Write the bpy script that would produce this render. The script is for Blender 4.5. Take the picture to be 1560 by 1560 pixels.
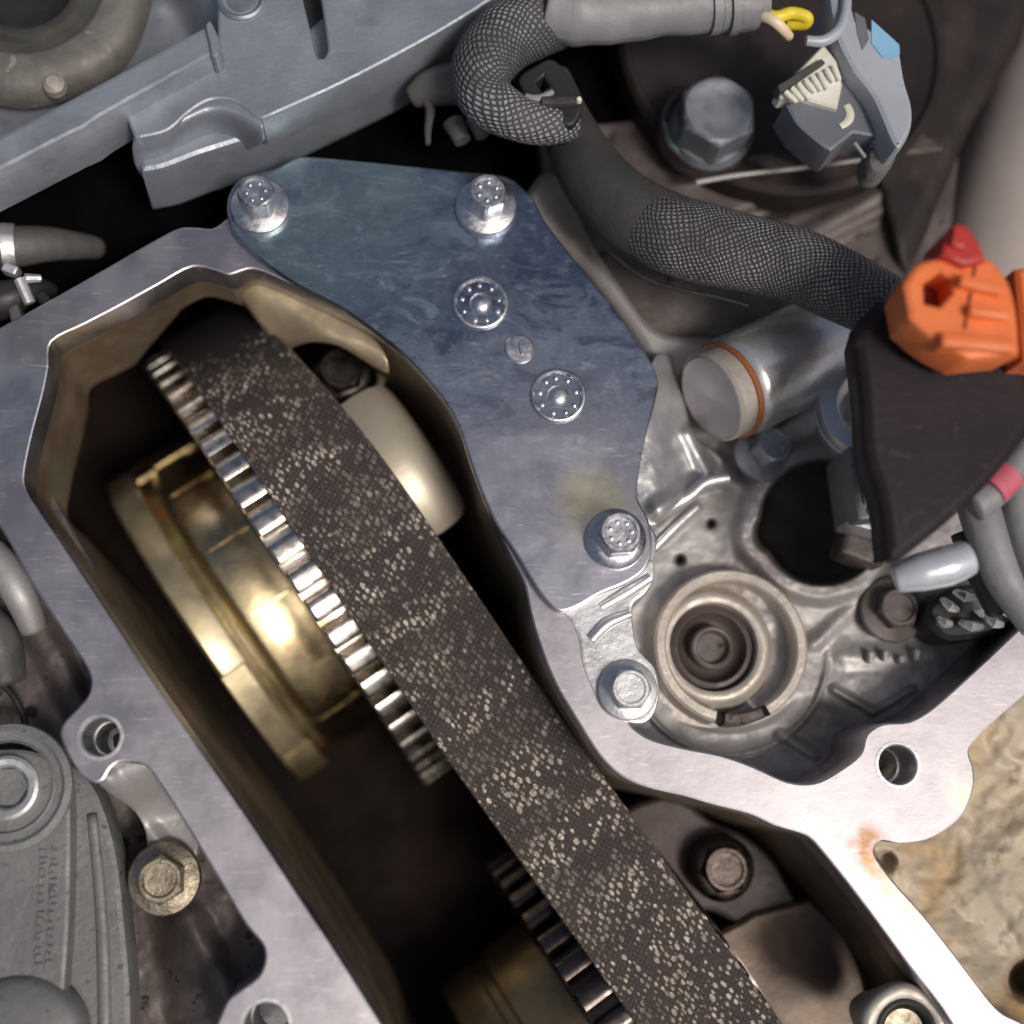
import bpy, math, random
import numpy as np
from mathutils import Vector, Quaternion, Matrix
from mathutils.geometry import tessellate_polygon
random.seed(7); np.random.seed(7)
R_=math.radians
K=0.001                       # scene metres per drawing unit
for o in list(bpy.data.objects): bpy.data.objects.remove(o)
scn=bpy.context.scene; COL=scn.collection
# ------------------------------------------------------------------ camera
F=1900.0; CH=1900.0
nad=Vector((640-780,780-1190,-F)).normalized()
RQ=nad.rotation_difference(Vector((0,0,-1)))
cd=bpy.data.cameras.new('camera'); cam=bpy.data.objects.new('camera',cd); COL.objects.link(cam)
cam.location=(0,0,CH*K); cam.rotation_mode='QUATERNION'; cam.rotation_quaternion=RQ
cd.sensor_width=36; cd.lens=36*F/1560; cd.clip_start=0.05; cd.clip_end=500
cd.dof.use_dof=True; cd.dof.focus_distance=1.93; cd.dof.aperture_fstop=0.6
scn.camera=cam
# ------------------------------------------------------------------ light
SUN_E,SUN_A=R_(58),R_(-44)     # elevation, direction in the x-y plane
sv=Vector((math.cos(SUN_E)*math.cos(SUN_A),math.cos(SUN_E)*math.sin(SUN_A),math.sin(SUN_E)))
w=bpy.data.worlds.new('World'); scn.world=w; w.use_nodes=True
nt=w.node_tree; bg=nt.nodes['Background']; sky=nt.nodes.new('ShaderNodeTexSky')
sky.sky_type='NISHITA'; sky.sun_disc=False; sky.sun_elevation=SUN_E; sky.sun_rotation=math.atan2(sv.x,sv.y)
sky.air_density=1.0; sky.dust_density=6.0; sky.ozone_density=0.0
nt.links.new(sky.outputs[0],bg.inputs[0]); bg.inputs[1].default_value=0.072
sl=bpy.data.lights.new('sun','SUN'); sl.energy=2.25; sl.angle=R_(14); sl.color=(1,.95,.88)
so=bpy.data.objects.new('sun',sl); COL.objects.link(so); so.rotation_mode='QUATERNION'
so.rotation_quaternion=sv.to_track_quat('Z','Y'); so.location=sv*4
vs=scn.view_settings; vs.view_transform='Standard'; vs.look='None'; vs.gamma=1; vs.exposure=-0.18
# ------------------------------------------------------------------ helpers
def U(px,py,z=0.0):
    """photo point at height z -> drawing-unit world point"""
    r=RQ@Vector((px-780,780-py,-F)); t=(CH-z)/(-r.z)
    return Vector((r.x*t,r.y*t,z))
def S(px,py,z=0.0):
    r=RQ@Vector((px-780,780-py,-F)); return (CH-z)/(-r.z)
def U2(pts,z=0.0): return [ (lambda p:(p.x,p.y))(U(a[0],a[1],z)) for a in pts]
def spline(pts,closed=True,n=5):
    """Catmull-Rom; a third element marks a sharp corner"""
    P=[(float(p[0]),float(p[1])) for p in pts]; c=[len(p)>2 for p in pts]; N=len(P); out=[]
    segs=range(N if closed else N-1)
    def tan(i):
        if c[i] : return None
        a=P[(i-1)%N] if closed or i>0 else P[i]; b=P[(i+1)%N] if closed or i<N-1 else P[i]
        return ((b[0]-a[0])*.5,(b[1]-a[1])*.5)
    for i in segs:
        j=(i+1)%N; p,q=P[i],P[j]; L=math.hypot(q[0]-p[0],q[1]-p[1])
        d=((q[0]-p[0])*.9,(q[1]-p[1])*.9)
        def cl(t):
            if t is None: return d
            l=math.hypot(*t) or 1; s=min(1,L/l); return (t[0]*s,t[1]*s)
        m0,m1=cl(tan(i)),cl(tan(j))
        k=n if L>14 else 2
        for s in range(k):
            t=s/k; h00=2*t**3-3*t*t+1; h10=t**3-2*t*t+t; h01=-2*t**3+3*t*t; h11=t**3-t*t
            out.append((h00*p[0]+h10*m0[0]+h01*q[0]+h11*m1[0],h00*p[1]+h10*m0[1]+h01*q[1]+h11*m1[1]))
    if not closed: out.append(P[-1])
    return out
def ccw(L):
    a=sum(L[i][0]*L[(i+1)%len(L)][1]-L[(i+1)%len(L)][0]*L[i][1] for i in range(len(L)))
    return list(L) if a>0 else list(L)[::-1]
def offset(L,d):
    """d>0 moves a ccw loop inward"""
    n=len(L); out=[]
    for i in range(n):
        a=Vector(L[i-1]);b=Vector(L[i]);c=Vector(L[(i+1)%n])
        e1=(b-a);e2=(c-b)
        if e1.length<1e-6: e1=e2
        if e2.length<1e-6: e2=e1
        e1=e1.normalized();e2=e2.normalized()
        n1=Vector((-e1.y,e1.x));n2=Vector((-e2.y,e2.x)); m=(n1+n2)
        if m.length<1e-4: m=n1
        m=m.normalized(); k=1/max(.5,m.dot(n1)); out.append((b.x+m.x*d*k,b.y+m.y*d*k))
    return out
def wloc(o):
    v=Vector(o.location)
    while o.parent: o=o.parent; v=v+Vector(o.location)
    return v
def tag(o,label=None,cat=None,group=None,kind=None):
    if label:o['label']=label
    if cat:o['category']=cat
    if group:o['group']=group
    if kind:o['kind']=kind
    return o
def thing(name,label,cat,p,group=None):
    o=bpy.data.objects.new(name,None); COL.objects.link(o); o.location=Vector(p)*K; o.empty_display_size=.02
    return tag(o,label,cat,group)
def mesh(name,vf,mat,parent=None,ang=35,uv=None,origin=None):
    V,Fc=vf
    me=bpy.data.meshes.new(name)
    base=wloc(parent) if parent else (Vector(origin)*K if origin is not None else Vector((0,0,0)))
    A=np.array([tuple(v) for v in V],dtype=float)*K-np.array(base)
    me.from_pydata(A.tolist(),[],Fc); me.materials.append(mat)
    if uv is not None:
        ul=me.uv_layers.new(name='UVMap'); li=np.zeros(len(me.loops),dtype=np.int32); me.loops.foreach_get('vertex_index',li)
        ul.data.foreach_set('uv',np.array(uv,dtype=np.float32)[li].ravel())
    me.validate(); me.shade_smooth()
    if ang<179: me.set_sharp_from_angle(angle=R_(ang))
    o=bpy.data.objects.new(name,me); COL.objects.link(o)
    if parent: o.parent=parent
    elif origin is not None: o.location=base
    return o
def join(*parts):
    V=[];Fc=[]
    for v,f in parts:
        b=len(V); V+=list(v); Fc+=[tuple(i+b for i in q) for q in f]
    return V,Fc
def shell(outer,prof,holes=(),hprof=None,bottom=False):
    """capped solid from a plan loop; prof=[(inward offset,z)...] from the top down"""
    outer=ccw(outer); holes=[ccw(h) for h in holes]; hprof=hprof or prof
    V=[];Fc=[]; top=[]
    def rings(L,pr,hole):
        idx=[]
        for off,z in pr:
            if callable(z): Lo=offset(L,-off if hole else off); r=[(p[0],p[1],z(i)) for i,p in enumerate(Lo)]
            else: Lo=offset(L,-off if hole else off); r=[(p[0],p[1],z) for p in Lo]
            idx.append(list(range(len(V),len(V)+len(r)))); V.extend(r)
        n=len(L)
        for a,b in zip(idx,idx[1:]):
            for i in range(n):
                j=(i+1)%n
                Fc.append((a[i],b[i],b[j],a[j]) if not hole else (a[j],b[j],b[i],a[i]))
        return idx
    io=rings(outer,prof,False); ih=[rings(h,hprof,True) for h in holes]
    def cap(ls,flip):
        flat=[]
        for l in ls:
            for i in l: flat.append(len(V)); V.append(V[i])
        T=tessellate_polygon([[Vector((V[i][0],V[i][1],0)) for i in l] for l in ls])
        for t in T:
            a,b,c=[flat[k] for k in t]
            A,B,C=V[a],V[b],V[c]; s=(B[0]-A[0])*(C[1]-A[1])-(B[1]-A[1])*(C[0]-A[0])
            if (s<0)!=flip: a,b,c=a,c,b
            Fc.append((a,b,c))
    cap([io[0]]+[h[0] for h in ih],False)
    if bottom: cap([io[-1]]+[h[-1] for h in ih],True)
    return V,Fc
def basis(ax):
    ax=Vector(ax).normalized(); u=ax.orthogonal().normalized()
    if abs(ax.z)>.9: u=(Vector((1,0,0))-ax*ax.x).normalized()
    return u,ax.cross(u),ax
def lathe(prof,c,ax=(0,0,1),n=40,rf=None,a0=0,a1=360):
    """prof [(r,h)], revolved about ax through c; rf(r,angle,k) may modify radius"""
    u,v,a=basis(ax); c=Vector(c); V=[];Fc=[];rows=[]; full=abs(a1-a0)>=360
    m=n if full else n+1
    for k,(r,h) in enumerate(prof):
        if r<1e-6 and full: rows.append([len(V)]); V.append(c+a*h); continue
        row=[]
        for i in range(m):
            t=R_(a0)+R_(a1-a0)*i/n; rr=rf(r,t,k) if rf else r
            row.append(len(V)); V.append(c+u*(rr*math.cos(t))+v*(rr*math.sin(t))+a*h)
        rows.append(row)
    for A,B in zip(rows,rows[1:]):
        for i in range(n):
            j=(i+1)%m
            if len(A)==1 and len(B)==1: continue
            if len(A)==1: Fc.append((A[0],B[j],B[i]))
            elif len(B)==1: Fc.append((A[i],A[j],B[0]))
            else: Fc.append((A[i],A[j],B[j],B[i]))
    # wind outward for profiles running from low to high h with the solid inside
    return V,Fc
def tube(path,rad,n=18,flat=1.0,sub=6,caps=True,seed=None,wob=0):
    """3D smooth tube; returns mesh and uv (u around, v length in units)"""
    P=[Vector(p) for p in path]; rad=[rad]*len(P) if not hasattr(rad,'__len__') else rad
    pts=[];rs=[]
    for i in range(len(P)-1):
        p0=P[max(i-1,0)];p1=P[i];p2=P[i+1];p3=P[min(i+2,len(P)-1)]
        for s in range(sub):
            t=s/sub; q=.5*((2*p1)+(p2-p0)*t+(2*p0-5*p1+4*p2-p3)*t*t+(3*p1-p0-3*p2+p3)*t**3)
            pts.append(q); rs.append(rad[i]*(1-t)+rad[i+1]*t)
    pts.append(P[-1]); rs.append(rad[-1])
    V=[];Fc=[];uv=[];L=0; up=Vector((0,0,1))
    for i,p in enumerate(pts):
        d=(pts[min(i+1,len(pts)-1)]-pts[max(i-1,0)]).normalized()
        s=d.cross(up)
        if s.length<1e-3: s=Vector((1,0,0))
        s.normalize(); q=s.cross(d)
        if i: L+=(p-pts[i-1]).length
        for k in range(n+1):
            t=2*math.pi*k/n; r=rs[i]*(1+wob*math.sin(3*t+i*.7)*.5+wob*math.sin(i*1.3))
            V.append(p+s*(r*math.cos(t))+q*(r*flat*math.sin(t))); uv.append((2*math.pi*rs[i]*k/n/100,L/100))
    m=n+1
    for i in range(len(pts)-1):
        for k in range(n): Fc.append((i*m+k,i*m+k+1,(i+1)*m+k+1,(i+1)*m+k))
    if caps:
        Fc.append(tuple(range(n-1,-1,-1))); b=(len(pts)-1)*m; Fc.append(tuple(b+k for k in range(n)))
    return (V,Fc),uv
def bez_box(c,sx,sy,sz,rot=0,b=4,ax=None):
    """bevelled box centred on c (top at c.z), turned by rot degrees about z"""
    L=[]
    for qx,qy,a in ((1,1,0),(-1,1,90),(-1,-1,180),(1,-1,270)):
        for k in range(4):
            t=R_(a+30*k); L.append((qx*(sx/2-b)+b*math.cos(t),qy*(sy/2-b)+b*math.sin(t)))
    cr,sr=math.cos(R_(rot)),math.sin(R_(rot)); L=[(c[0]+x*cr-y*sr,c[1]+x*sr+y*cr) for x,y in L]
    return shell(L,[(b,c[2]),(b*.3,c[2]-b*.3),(0,c[2]-b),(0,c[2]-sz)],bottom=True)
_lat=np.random.RandomState(3).rand(8,257,257)
def vn(x,y,l=0):
    x=np.asarray(x,float);y=np.asarray(y,float); xi=np.floor(x).astype(int);yi=np.floor(y).astype(int);fx=x-xi;fy=y-yi
    fx=fx*fx*(3-2*fx);fy=fy*fy*(3-2*fy);g=_lat[l%8];a=xi%256;b=yi%256
    return (g[a,b]*(1-fx)+g[a+1,b]*fx)*(1-fy)+(g[a,b+1]*(1-fx)+g[a+1,b+1]*fx)*fy
def fbm(x,y,s,o=4,l=0):
    r=0;am=.5
    for k in range(o): r=r+am*(vn(x/s+37*k,y/s+17*k,l+k)-.5)*2; am*=.5; s=s/2
    return r
def inpoly(X,Y,poly):
    r=np.zeros(X.shape,bool); n=len(poly)
    for i in range(n):
        x1,y1=poly[i][:2];x2,y2=poly[i-1][:2]
        if y1==y2: continue
        c=((y1>Y)!=(y2>Y))&(X<(x2-x1)*(Y-y1)/(y2-y1)+x1); r^=c
    return r
def sst(a,b,x): t=np.clip((x-a)/(b-a),0,1); return t*t*(3-2*t)
def cap_d(X,Y,x1,y1,x2,y2):
    dx,dy=x2-x1,y2-y1; t=np.clip(((X-x1)*dx+(Y-y1)*dy)/(dx*dx+dy*dy+1e-9),0,1)
    return np.hypot(X-x1-t*dx,Y-y1-t*dy)
def field(poly,step,zf,skirt=28):
    """height surface over a plan area, heights zf(X,Y)"""
    xs=[p[0] for p in poly];ys=[p[1] for p in poly]
    gx=np.arange(min(xs),max(xs)+step,step);gy=np.arange(min(ys),max(ys)+step,step)
    X,Y=np.meshgrid(gx,gy); Z=zf(X,Y)+0*X
    q=np.array(RQ.to_matrix()); r=np.stack([X-780,780-Y,0*X-F],-1)@q.T; t=(CH-Z)/(-r[...,2])
    V=np.stack([r[...,0]*t,r[...,1]*t,Z],-1).reshape(-1,3)
    ny,nx=X.shape; I=np.arange(ny*nx).reshape(ny,nx)
    m=inpoly((X[:-1,:-1]+step/2),(Y[:-1,:-1]+step/2),poly)
    a=I[:-1,:-1][m];b=I[:-1,1:][m];c=I[1:,1:][m];d=I[1:,:-1][m]
    Q=np.stack([a,d,c,b],-1); cnt=np.bincount(Q.ravel(),minlength=ny*nx)
    bd=np.where((cnt>0)&(cnt<4))[0]; bx=X.ravel()[bd];by=Y.ravel()[bd]; best=np.full(len(bd),1e9);sx=bx.copy();sy=by.copy()
    for i in range(len(poly)):
        x1,y1=poly[i-1][:2];x2,y2=poly[i][:2];dx,dy=x2-x1,y2-y1; tt=np.clip(((bx-x1)*dx+(by-y1)*dy)/(dx*dx+dy*dy+1e-9),0,1)
        qx=x1+tt*dx;qy=y1+tt*dy;dd=np.hypot(bx-qx,by-qy); u=dd<best; best=np.where(u,dd,best);sx=np.where(u,qx,sx);sy=np.where(u,qy,sy)
    zz=zf(sx,sy)+0*sx; r=np.stack([sx-780,780-sy,0*sx-F],-1)@q.T; t=(CH-zz)/(-r[:,2]); V[bd]=np.stack([r[:,0]*t,r[:,1]*t,zz],-1)
    used=np.unique(Q); mp=np.full(ny*nx,-1);mp[used]=np.arange(len(used)); V=V[used]; Q=mp[Q]
    E={}
    for f in Q.tolist():
        for k in range(4):
            e=(f[k],f[(k+1)%4])
            if (e[1],e[0]) in E: del E[(e[1],e[0])]
            else: E[e]=1
    Vl=[tuple(v) for v in V]; Fl=[tuple(f) for f in Q.tolist()]; low={}
    def lo(i):
        if i not in low: low[i]=len(Vl); Vl.append((Vl[i][0],Vl[i][1],Vl[i][2]-skirt))
        return low[i]
    for (i,j) in E: Fl.append((j,i,lo(i),lo(j)))
    return Vl,Fl
# ------------------------------------------------------------------ materials
class NT:
    def __init__(s,name):
        s.m=bpy.data.materials.new(name); s.m.use_nodes=True; s.t=s.m.node_tree; s.b=s.t.nodes['Principled BSDF']
        s.tc=s.t.nodes.new('ShaderNodeTexCoord')
    def n(s,ty,**kw):
        nd=s.t.nodes.new(ty)
        for k,v in kw.items():
            if k.startswith('i_'):
                nm=k[2:].replace('_',' '); s.put(nd.inputs[nm],v)
            else: setattr(nd,k,v)
        return nd
    def put(s,i,v):
        if isinstance(v,bpy.types.NodeSocket): s.t.links.new(v,i)
        else: i.default_value=v
    def math(s,op,a,b=None,c=None,clamp=False):
        nd=s.n('ShaderNodeMath',operation=op,use_clamp=clamp); s.put(nd.inputs[0],a)
        if b is not None: s.put(nd.inputs[1],b)
        if c is not None: s.put(nd.inputs[2],c)
        return nd.outputs[0]
    def noise(s,sc,det=4,vec=None,rough=.55,dist=0): 
        nd=s.n('ShaderNodeTexNoise',i_Scale=sc,i_Detail=det,i_Roughness=rough,i_Distortion=dist); s.put(nd.inputs['Vector'],vec or s.tc.outputs['Object']); return nd.outputs['Fac']
    def ramp(s,f,a,b,ca=0.0,cb=1.0):
        nd=s.n('ShaderNodeMapRange',interpolation_type='SMOOTHSTEP'); s.put(nd.inputs[0],f)
        for i,v in enumerate((a,b,ca,cb)): s.put(nd.inputs[i+1],v)
        return nd.outputs[0]
    def mix(s,f,a,b,mode='MIX'):
        nd=s.n('ShaderNodeMix',data_type='RGBA',blend_type=mode); s.put(nd.inputs[0],f); s.put(nd.inputs[6],c4(a)); s.put(nd.inputs[7],c4(b)); return nd.outputs[2]
    def mapping(s,sc=(1,1,1),rot=(0,0,0),src=None):
        nd=s.n('ShaderNodeMapping'); s.put(nd.inputs[0],src or s.tc.outputs['Object']); nd.inputs['Rotation'].default_value=rot; nd.inputs['Scale'].default_value=sc; return nd.outputs[0]
    def set(s,**kw):
        for k,v in kw.items(): s.put(s.b.inputs[{'col':'Base Color','metal':'Metallic','rough':'Roughness','coat':'Coat Weight','coatr':'Coat Roughness','ior':'IOR','spec':'Specular IOR Level','sheen':'Sheen Weight','sss':'Subsurface Weight'}[k]],c4(v) if k=='col' else v)
    def bump(s,h,dist,strength=1.0,prev=None):
        nd=s.n('ShaderNodeBump',i_Strength=strength,i_Distance=dist*K,i_Height=h)
        if prev is not None: s.put(nd.inputs['Normal'],prev)
        return nd.outputs[0]
def c4(c): return c if isinstance(c,bpy.types.NodeSocket) else (tuple(c)+(1.0,) if len(c)==3 else c)
def M(name,col,col2=None,metal=0.0,rough=.5,rough2=None,ns=9,bump=1.2,bs=140,spots=None,sns=35,scratch=0,coat=0,stain=None,stain_s=6,stain_t=(.52,.7),spec=.5):
    s=NT(name); f=s.ramp(s.noise(ns,6,rough=.62),.36,.64)
    col2=col2 or tuple(c*.72 for c in col)
    c=s.mix(f,col,col2)
    if stain: c=s.mix(s.ramp(s.noise(stain_s,5,s.mapping((1,1,1),(0,0,1.1))),*stain_t),c,stain)
    if spots: c=s.mix(s.ramp(s.noise(sns,3),.62,.70),c,spots)
    rough2=rough2 if rough2 is not None else min(1,rough*1.35)
    r=s.ramp(s.noise(ns*3.1,5),.35,.65,rough,rough2)
    nrm=None
    if scratch:
        for k,(a) in enumerate((.5,2.1,-.7)):
            l=s.ramp(s.noise(1,2,s.mapping((14+6*k,420,20),(0,0,a)),dist=.6),.66,.74)
            c=s.mix(s.math('MULTIPLY',l,scratch),c,tuple(min(1,x*1.5+.05) for x in col)); r=s.math('ADD',r,s.math('MULTIPLY',l,.12))
    if bump:
        nrm=s.bump(s.noise(bs,5,rough=.65),bump,.6); nrm=s.bump(s.noise(bs*.15,3),bump*4,.35,nrm)
        s.put(s.b.inputs['Normal'],nrm)
    s.set(col=c,metal=metal,rough=r,coat=coat,spec=spec); return s.m
def rim_mat():
    m=M('machined_aluminium',(.57,.54,.565),(.48,.455,.485),1.0,.35,.45,ns=4,bump=.3,bs=70,scratch=.4,stain=(.42,.41,.46),stain_s=3.5)
    s=NT.__new__(NT); s.m=m; s.t=m.node_tree; s.b=s.t.nodes['Principled BSDF']; s.tc=[n for n in s.t.nodes if n.type=='TEX_COORD'][0]
    old=s.b.inputs['Base Color'].links[0].from_socket; c=old
    w=s.noise(22,5,rough=.65)
    for q,rad,cl,am in (((1322,1288),.042,(.34,.17,.07),1),((1338,1318),.030,(.40,.24,.10),.9),((1362,1352),.032,(.46,.32,.15),.8),((1390,1388),.034,(.52,.42,.24),.6),((1470,1215),.05,(.66,.66,.46),.4),((60,500),.10,(.46,.48,.36),.5),((40,640),.12,(.34,.42,.50),.6)):
        d=s.n('ShaderNodeVectorMath',operation='DISTANCE'); s.put(d.inputs[0],s.tc.outputs['Object']); d.inputs[1].default_value=tuple((U(q[0],q[1],0)-U(640,1190,0))*K)
        c=s.mix(s.math('MULTIPLY',s.ramp(d.outputs['Value'],rad,rad*.25,0,am),s.ramp(w,.35,.6,.25,1)),c,cl)
    s.put(s.b.inputs['Base Color'],c); return m
m_rim=None
m_zinc=None
def zinc():
    s=NT('zinc_chromate_plate'); n1=s.noise(6,8,rough=.68,dist=.2); n2=s.noise(15,8,s.mapping((1,1,1),(0,0,.8)),rough=.7,dist=.3); n3=s.noise(2.6,6,s.mapping((1,1,1),(0,0,2)))
    n4=s.noise(42,6,rough=.7); n6=s.noise(4.0,9,s.mapping((1,1.6,1),(0,0,.9)),rough=.62,dist=.8)
    c=s.mix(s.ramp(n1,.36,.64),(.21,.27,.37),(.40,.46,.52)); c=s.mix(s.ramp(n6,.44,.60,0,.8),c,(.13,.16,.25)); c=s.mix(s.ramp(n2,.50,.66,0,.6),c,(.48,.54,.62))
    c=s.mix(s.ramp(n3,.47,.60,0,.6),c,(.13,.16,.26)); c=s.mix(s.ramp(n4,.5,.74,0,.22),c,(.56,.62,.70)); n7=s.noise(9,8,s.mapping((1,2.2,1),(0,0,-.9)),rough=.7,dist=1.0); c=s.mix(s.ramp(n7,.52,.60,0,.8),c,(.10,.13,.21)); c=s.mix(s.ramp(n7,.46,.36,0,.75),c,(.62,.68,.74))
    g2=s.n('ShaderNodeVectorMath',operation='DISTANCE'); s.put(g2.inputs[0],s.tc.outputs['Object']); g2.inputs[1].default_value=tuple(zt); c=s.mix(s.math('MULTIPLY',s.ramp(g2.outputs['Value'],.34,.05,0,.85),s.ramp(n1,.35,.6,.5,1)),c,(.33,.44,.45))
    c=s.mix(s.ramp(n4,.50,.72,0,.35),c,(.56,.62,.70)); n5=s.noise(12,5,s.mapping((1,1,1),(0,0,2.5)),rough=.7); c=s.mix(s.ramp(n5,.56,.68,0,.55),c,(.17,.24,.30))
    # golden passivation bloom round the lower bolt, pink at the foot
    h=s.n('ShaderNodeVectorMath',operation='DISTANCE'); s.put(h.inputs[0],s.tc.outputs['Object']); h.inputs[1].default_value=tuple(zp)
    c=s.mix(s.ramp(h.outputs['Value'],.46,.10,0,.66),c,(.68,.66,.70))
    g=s.n('ShaderNodeVectorMath',operation='DISTANCE'); s.put(g.inputs[0],s.tc.outputs['Object']); g.inputs[1].default_value=tuple(zg)
    c=s.mix(s.math('MULTIPLY',s.ramp(g.outputs['Value'],.088,.02,0,.8),s.ramp(n1,.3,.7,.6,1)),c,(.70,.62,.36))
    r=s.ramp(n6,.4,.65,.20,.36); nr=s.bump(n2,.7,.3)
    for k,a in enumerate((.5,2.0,-.9,1.3)):
        l=s.ramp(s.noise(1,4,s.mapping((5+3*k,150,20),(0,0,a)),dist=2.0),.64,.76); c=s.mix(s.math('MULTIPLY',l,.35),c,(.8,.84,.9)); r=s.math('ADD',r,s.math('MULTIPLY',l,.15))
    s.set(col=c,metal=.92,rough=r); s.put(s.b.inputs['Normal'],nr); return s.m
m_wall=M('oily_inner_casting',(.26,.195,.13),(.13,.09,.06),.4,.42,.6,ns=4,bump=1.5,bs=50,stain=(.15,.145,.09))
m_litwall=M('lit_gold_casting',(.62,.51,.35),(.50,.41,.27),.45,.34,.46,ns=5,bump=1.2,bs=60,stain=(.40,.33,.18))  # brighter than the inner casting: the lit tone is put into the colour
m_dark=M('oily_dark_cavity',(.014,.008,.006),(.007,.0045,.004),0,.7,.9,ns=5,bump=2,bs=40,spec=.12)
m_black=M('black_gap_shade',(.0035,.0035,.004),(.002,.002,.002),0,.95,1,bump=3,bs=60,spec=.03)  # near-black colour carries the deep shade of the gap and bay
m_steelb=M('bright_bolt_steel',(.72,.72,.75),(.55,.55,.58),1,.26,.42,ns=25,bump=.8,bs=160,scratch=.2)
m_boltd=M('grey_coated_bolt',(.36,.38,.42),(.28,.30,.34),.75,.36,.5,ns=14,bump=.8,bs=150)
m_boltold=M('aged_brown_bolt',(.42,.37,.28),(.25,.21,.16),.9,.36,.55,ns=30,bump=2.5,bs=120)
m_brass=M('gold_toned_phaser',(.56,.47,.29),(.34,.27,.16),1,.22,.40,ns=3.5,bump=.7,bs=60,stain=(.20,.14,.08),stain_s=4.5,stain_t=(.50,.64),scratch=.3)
m_brassd=M('dim_oily_brass',(.30,.24,.14),(.17,.13,.08),.8,.34,.5,ns=5,bump=1,bs=60,stain=(.10,.07,.05))
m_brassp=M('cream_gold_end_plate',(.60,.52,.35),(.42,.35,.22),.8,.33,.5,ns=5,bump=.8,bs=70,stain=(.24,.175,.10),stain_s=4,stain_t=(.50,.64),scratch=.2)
m_groove=M('copper_green_groove',(.34,.30,.10),(.16,.11,.06),.7,.36,.5,ns=7,bump=1,bs=120,stain=(.42,.17,.08),stain_s=9,stain_t=(.50,.60))
m_tooth=M('sprocket_steel',(.70,.67,.63),(.52,.48,.43),1,.24,.4,ns=12,bump=.8,bs=120,stain=(.26,.21,.15),stain_s=12,stain_t=(.52,.64))
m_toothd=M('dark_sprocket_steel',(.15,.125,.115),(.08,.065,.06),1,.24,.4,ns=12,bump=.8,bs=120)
m_cream=M('cream_bearing_metal',(.50,.45,.36),(.42,.37,.29),.35,.38,.5,ns=4,bump=.5,bs=60)
m_cast=M('cast_aluminium_grey',(.45,.435,.43),(.34,.32,.315),.5,.46,.62,ns=5,bump=1.6,bs=80,stain=(.25,.215,.205),stain_s=4)
m_castbr=M('brown_stained_casting',(.145,.12,.115),(.085,.068,.065),.4,.5,.7,ns=5,bump=2.6,bs=60,spots=(.05,.032,.028),sns=30,stain=(.20,.175,.165))
m_castl=M('bright_cast_aluminium',(.70,.70,.71),(.56,.56,.57),.8,.36,.5,ns=9,bump=1.8,bs=70)
m_cover=M('bluegrey_cover_casting',(.34,.375,.43),(.27,.295,.34),.5,.36,.5,ns=4,bump=1.4,bs=110,stain=(.23,.25,.29),scratch=.15)
m_sand=M('sand_cast_tan',(.50,.41,.29),(.42,.36,.28),.2,.55,.75,ns=3.5,bump=2.2,bs=75,stain=(.46,.31,.15),spots=(.36,.28,.18),sns=40)
m_greyp=M('grey_painted_casting',(.205,.207,.205),(.165,.165,.165),.3,.45,.62,ns=5,bump=2.2,bs=100,spots=(.10,.10,.10),sns=55)
m_dull=M('dull_dark_hose',(.12,.115,.115),(.07,.066,.066),.2,.45,.65,ns=8,bump=3,bs=40)
m_taupe=M('taupe_port_ring',(.20,.19,.175),(.14,.13,.12),.35,.55,.75,ns=10,bump=3,bs=60,stain=(.27,.26,.235),spots=(.34,.32,.28),sns=22)
m_blackpl=M('black_plastic',(.02,.02,.022),(.014,.014,.015),0,.4,.6,bump=1,bs=90)
m_darkbr=M('dark_brown_plastic',(.024,.017,.016),(.014,.010,.010),0,.5,.65,ns=4,bump=1.5,bs=60,spec=.35,stain=(.045,.03,.026))
m_body=M('plum_black_connector',(.022,.015,.018),(.016,.011,.013),0,.5,.65,ns=4,bump=1.5,bs=60,spec=.3,spots=(.035,.028,.028),sns=40)
m_orange=M('orange_plastic',(.86,.235,.07),(.78,.17,.045),0,.42,.6,ns=5,bump=.8,bs=60,stain=(.55,.12,.05))
m_redd=M('dark_red_recess',(.22,.03,.015),(.14,.02,.012),0,.5,.6,bump=.5)
m_red=M('red_latch_plastic',(.60,.05,.03),(.45,.035,.025),0,.35,.5,bump=.5)
m_silver=M('polished_alloy',(.82,.81,.80),(.68,.67,.66),.72,.24,.36,ns=8,bump=.8,bs=60)
m_faceg=M('grey_lilac_end_face',(.36,.34,.35),(.32,.29,.31),.4,.5,.6,ns=4,bump=.6)
m_oring=M('rust_orange_seal',(.42,.14,.05),(.30,.10,.04),.1,.35,.5,bump=.6)
m_creamr=M('chalky_machined_ring',(.60,.55,.48),(.48,.43,.38),.45,.42,.6,ns=10,bump=2,bs=80)
m_seal=M('brown_rubber_seal',(.085,.065,.06),(.06,.045,.04),.1,.45,.6,bump=1)
m_tape=M('grey_wiring_conduit',(.26,.26,.27),(.21,.21,.22),0,.45,.6,ns=9,bump=2.5,bs=50)
m_tapedk=M('black_cloth_tape',(.05,.047,.046),(.035,.033,.033),0,.6,.8,ns=9,bump=2,bs=120)
m_conng=M('pale_grey_connector',(.42,.45,.50),(.36,.38,.43),.1,.4,.5,ns=5,bump=.6)
m_conns=M('slate_connector',(.17,.18,.21),(.14,.15,.18),.1,.45,.6,ns=5,bump=.8)
m_blue=M('pale_blue_print',(.22,.45,.68),(.26,.48,.68),0,.4,.5,bump=.3)
m_white=M('ivory_plastic',(.78,.77,.68),(.68,.66,.55),0,.35,.5,ns=10,bump=.6)
m_yellow=M('yellow_wire_insulation',(.85,.68,.04),(.75,.58,.03),0,.35,.5,bump=.4)
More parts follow.
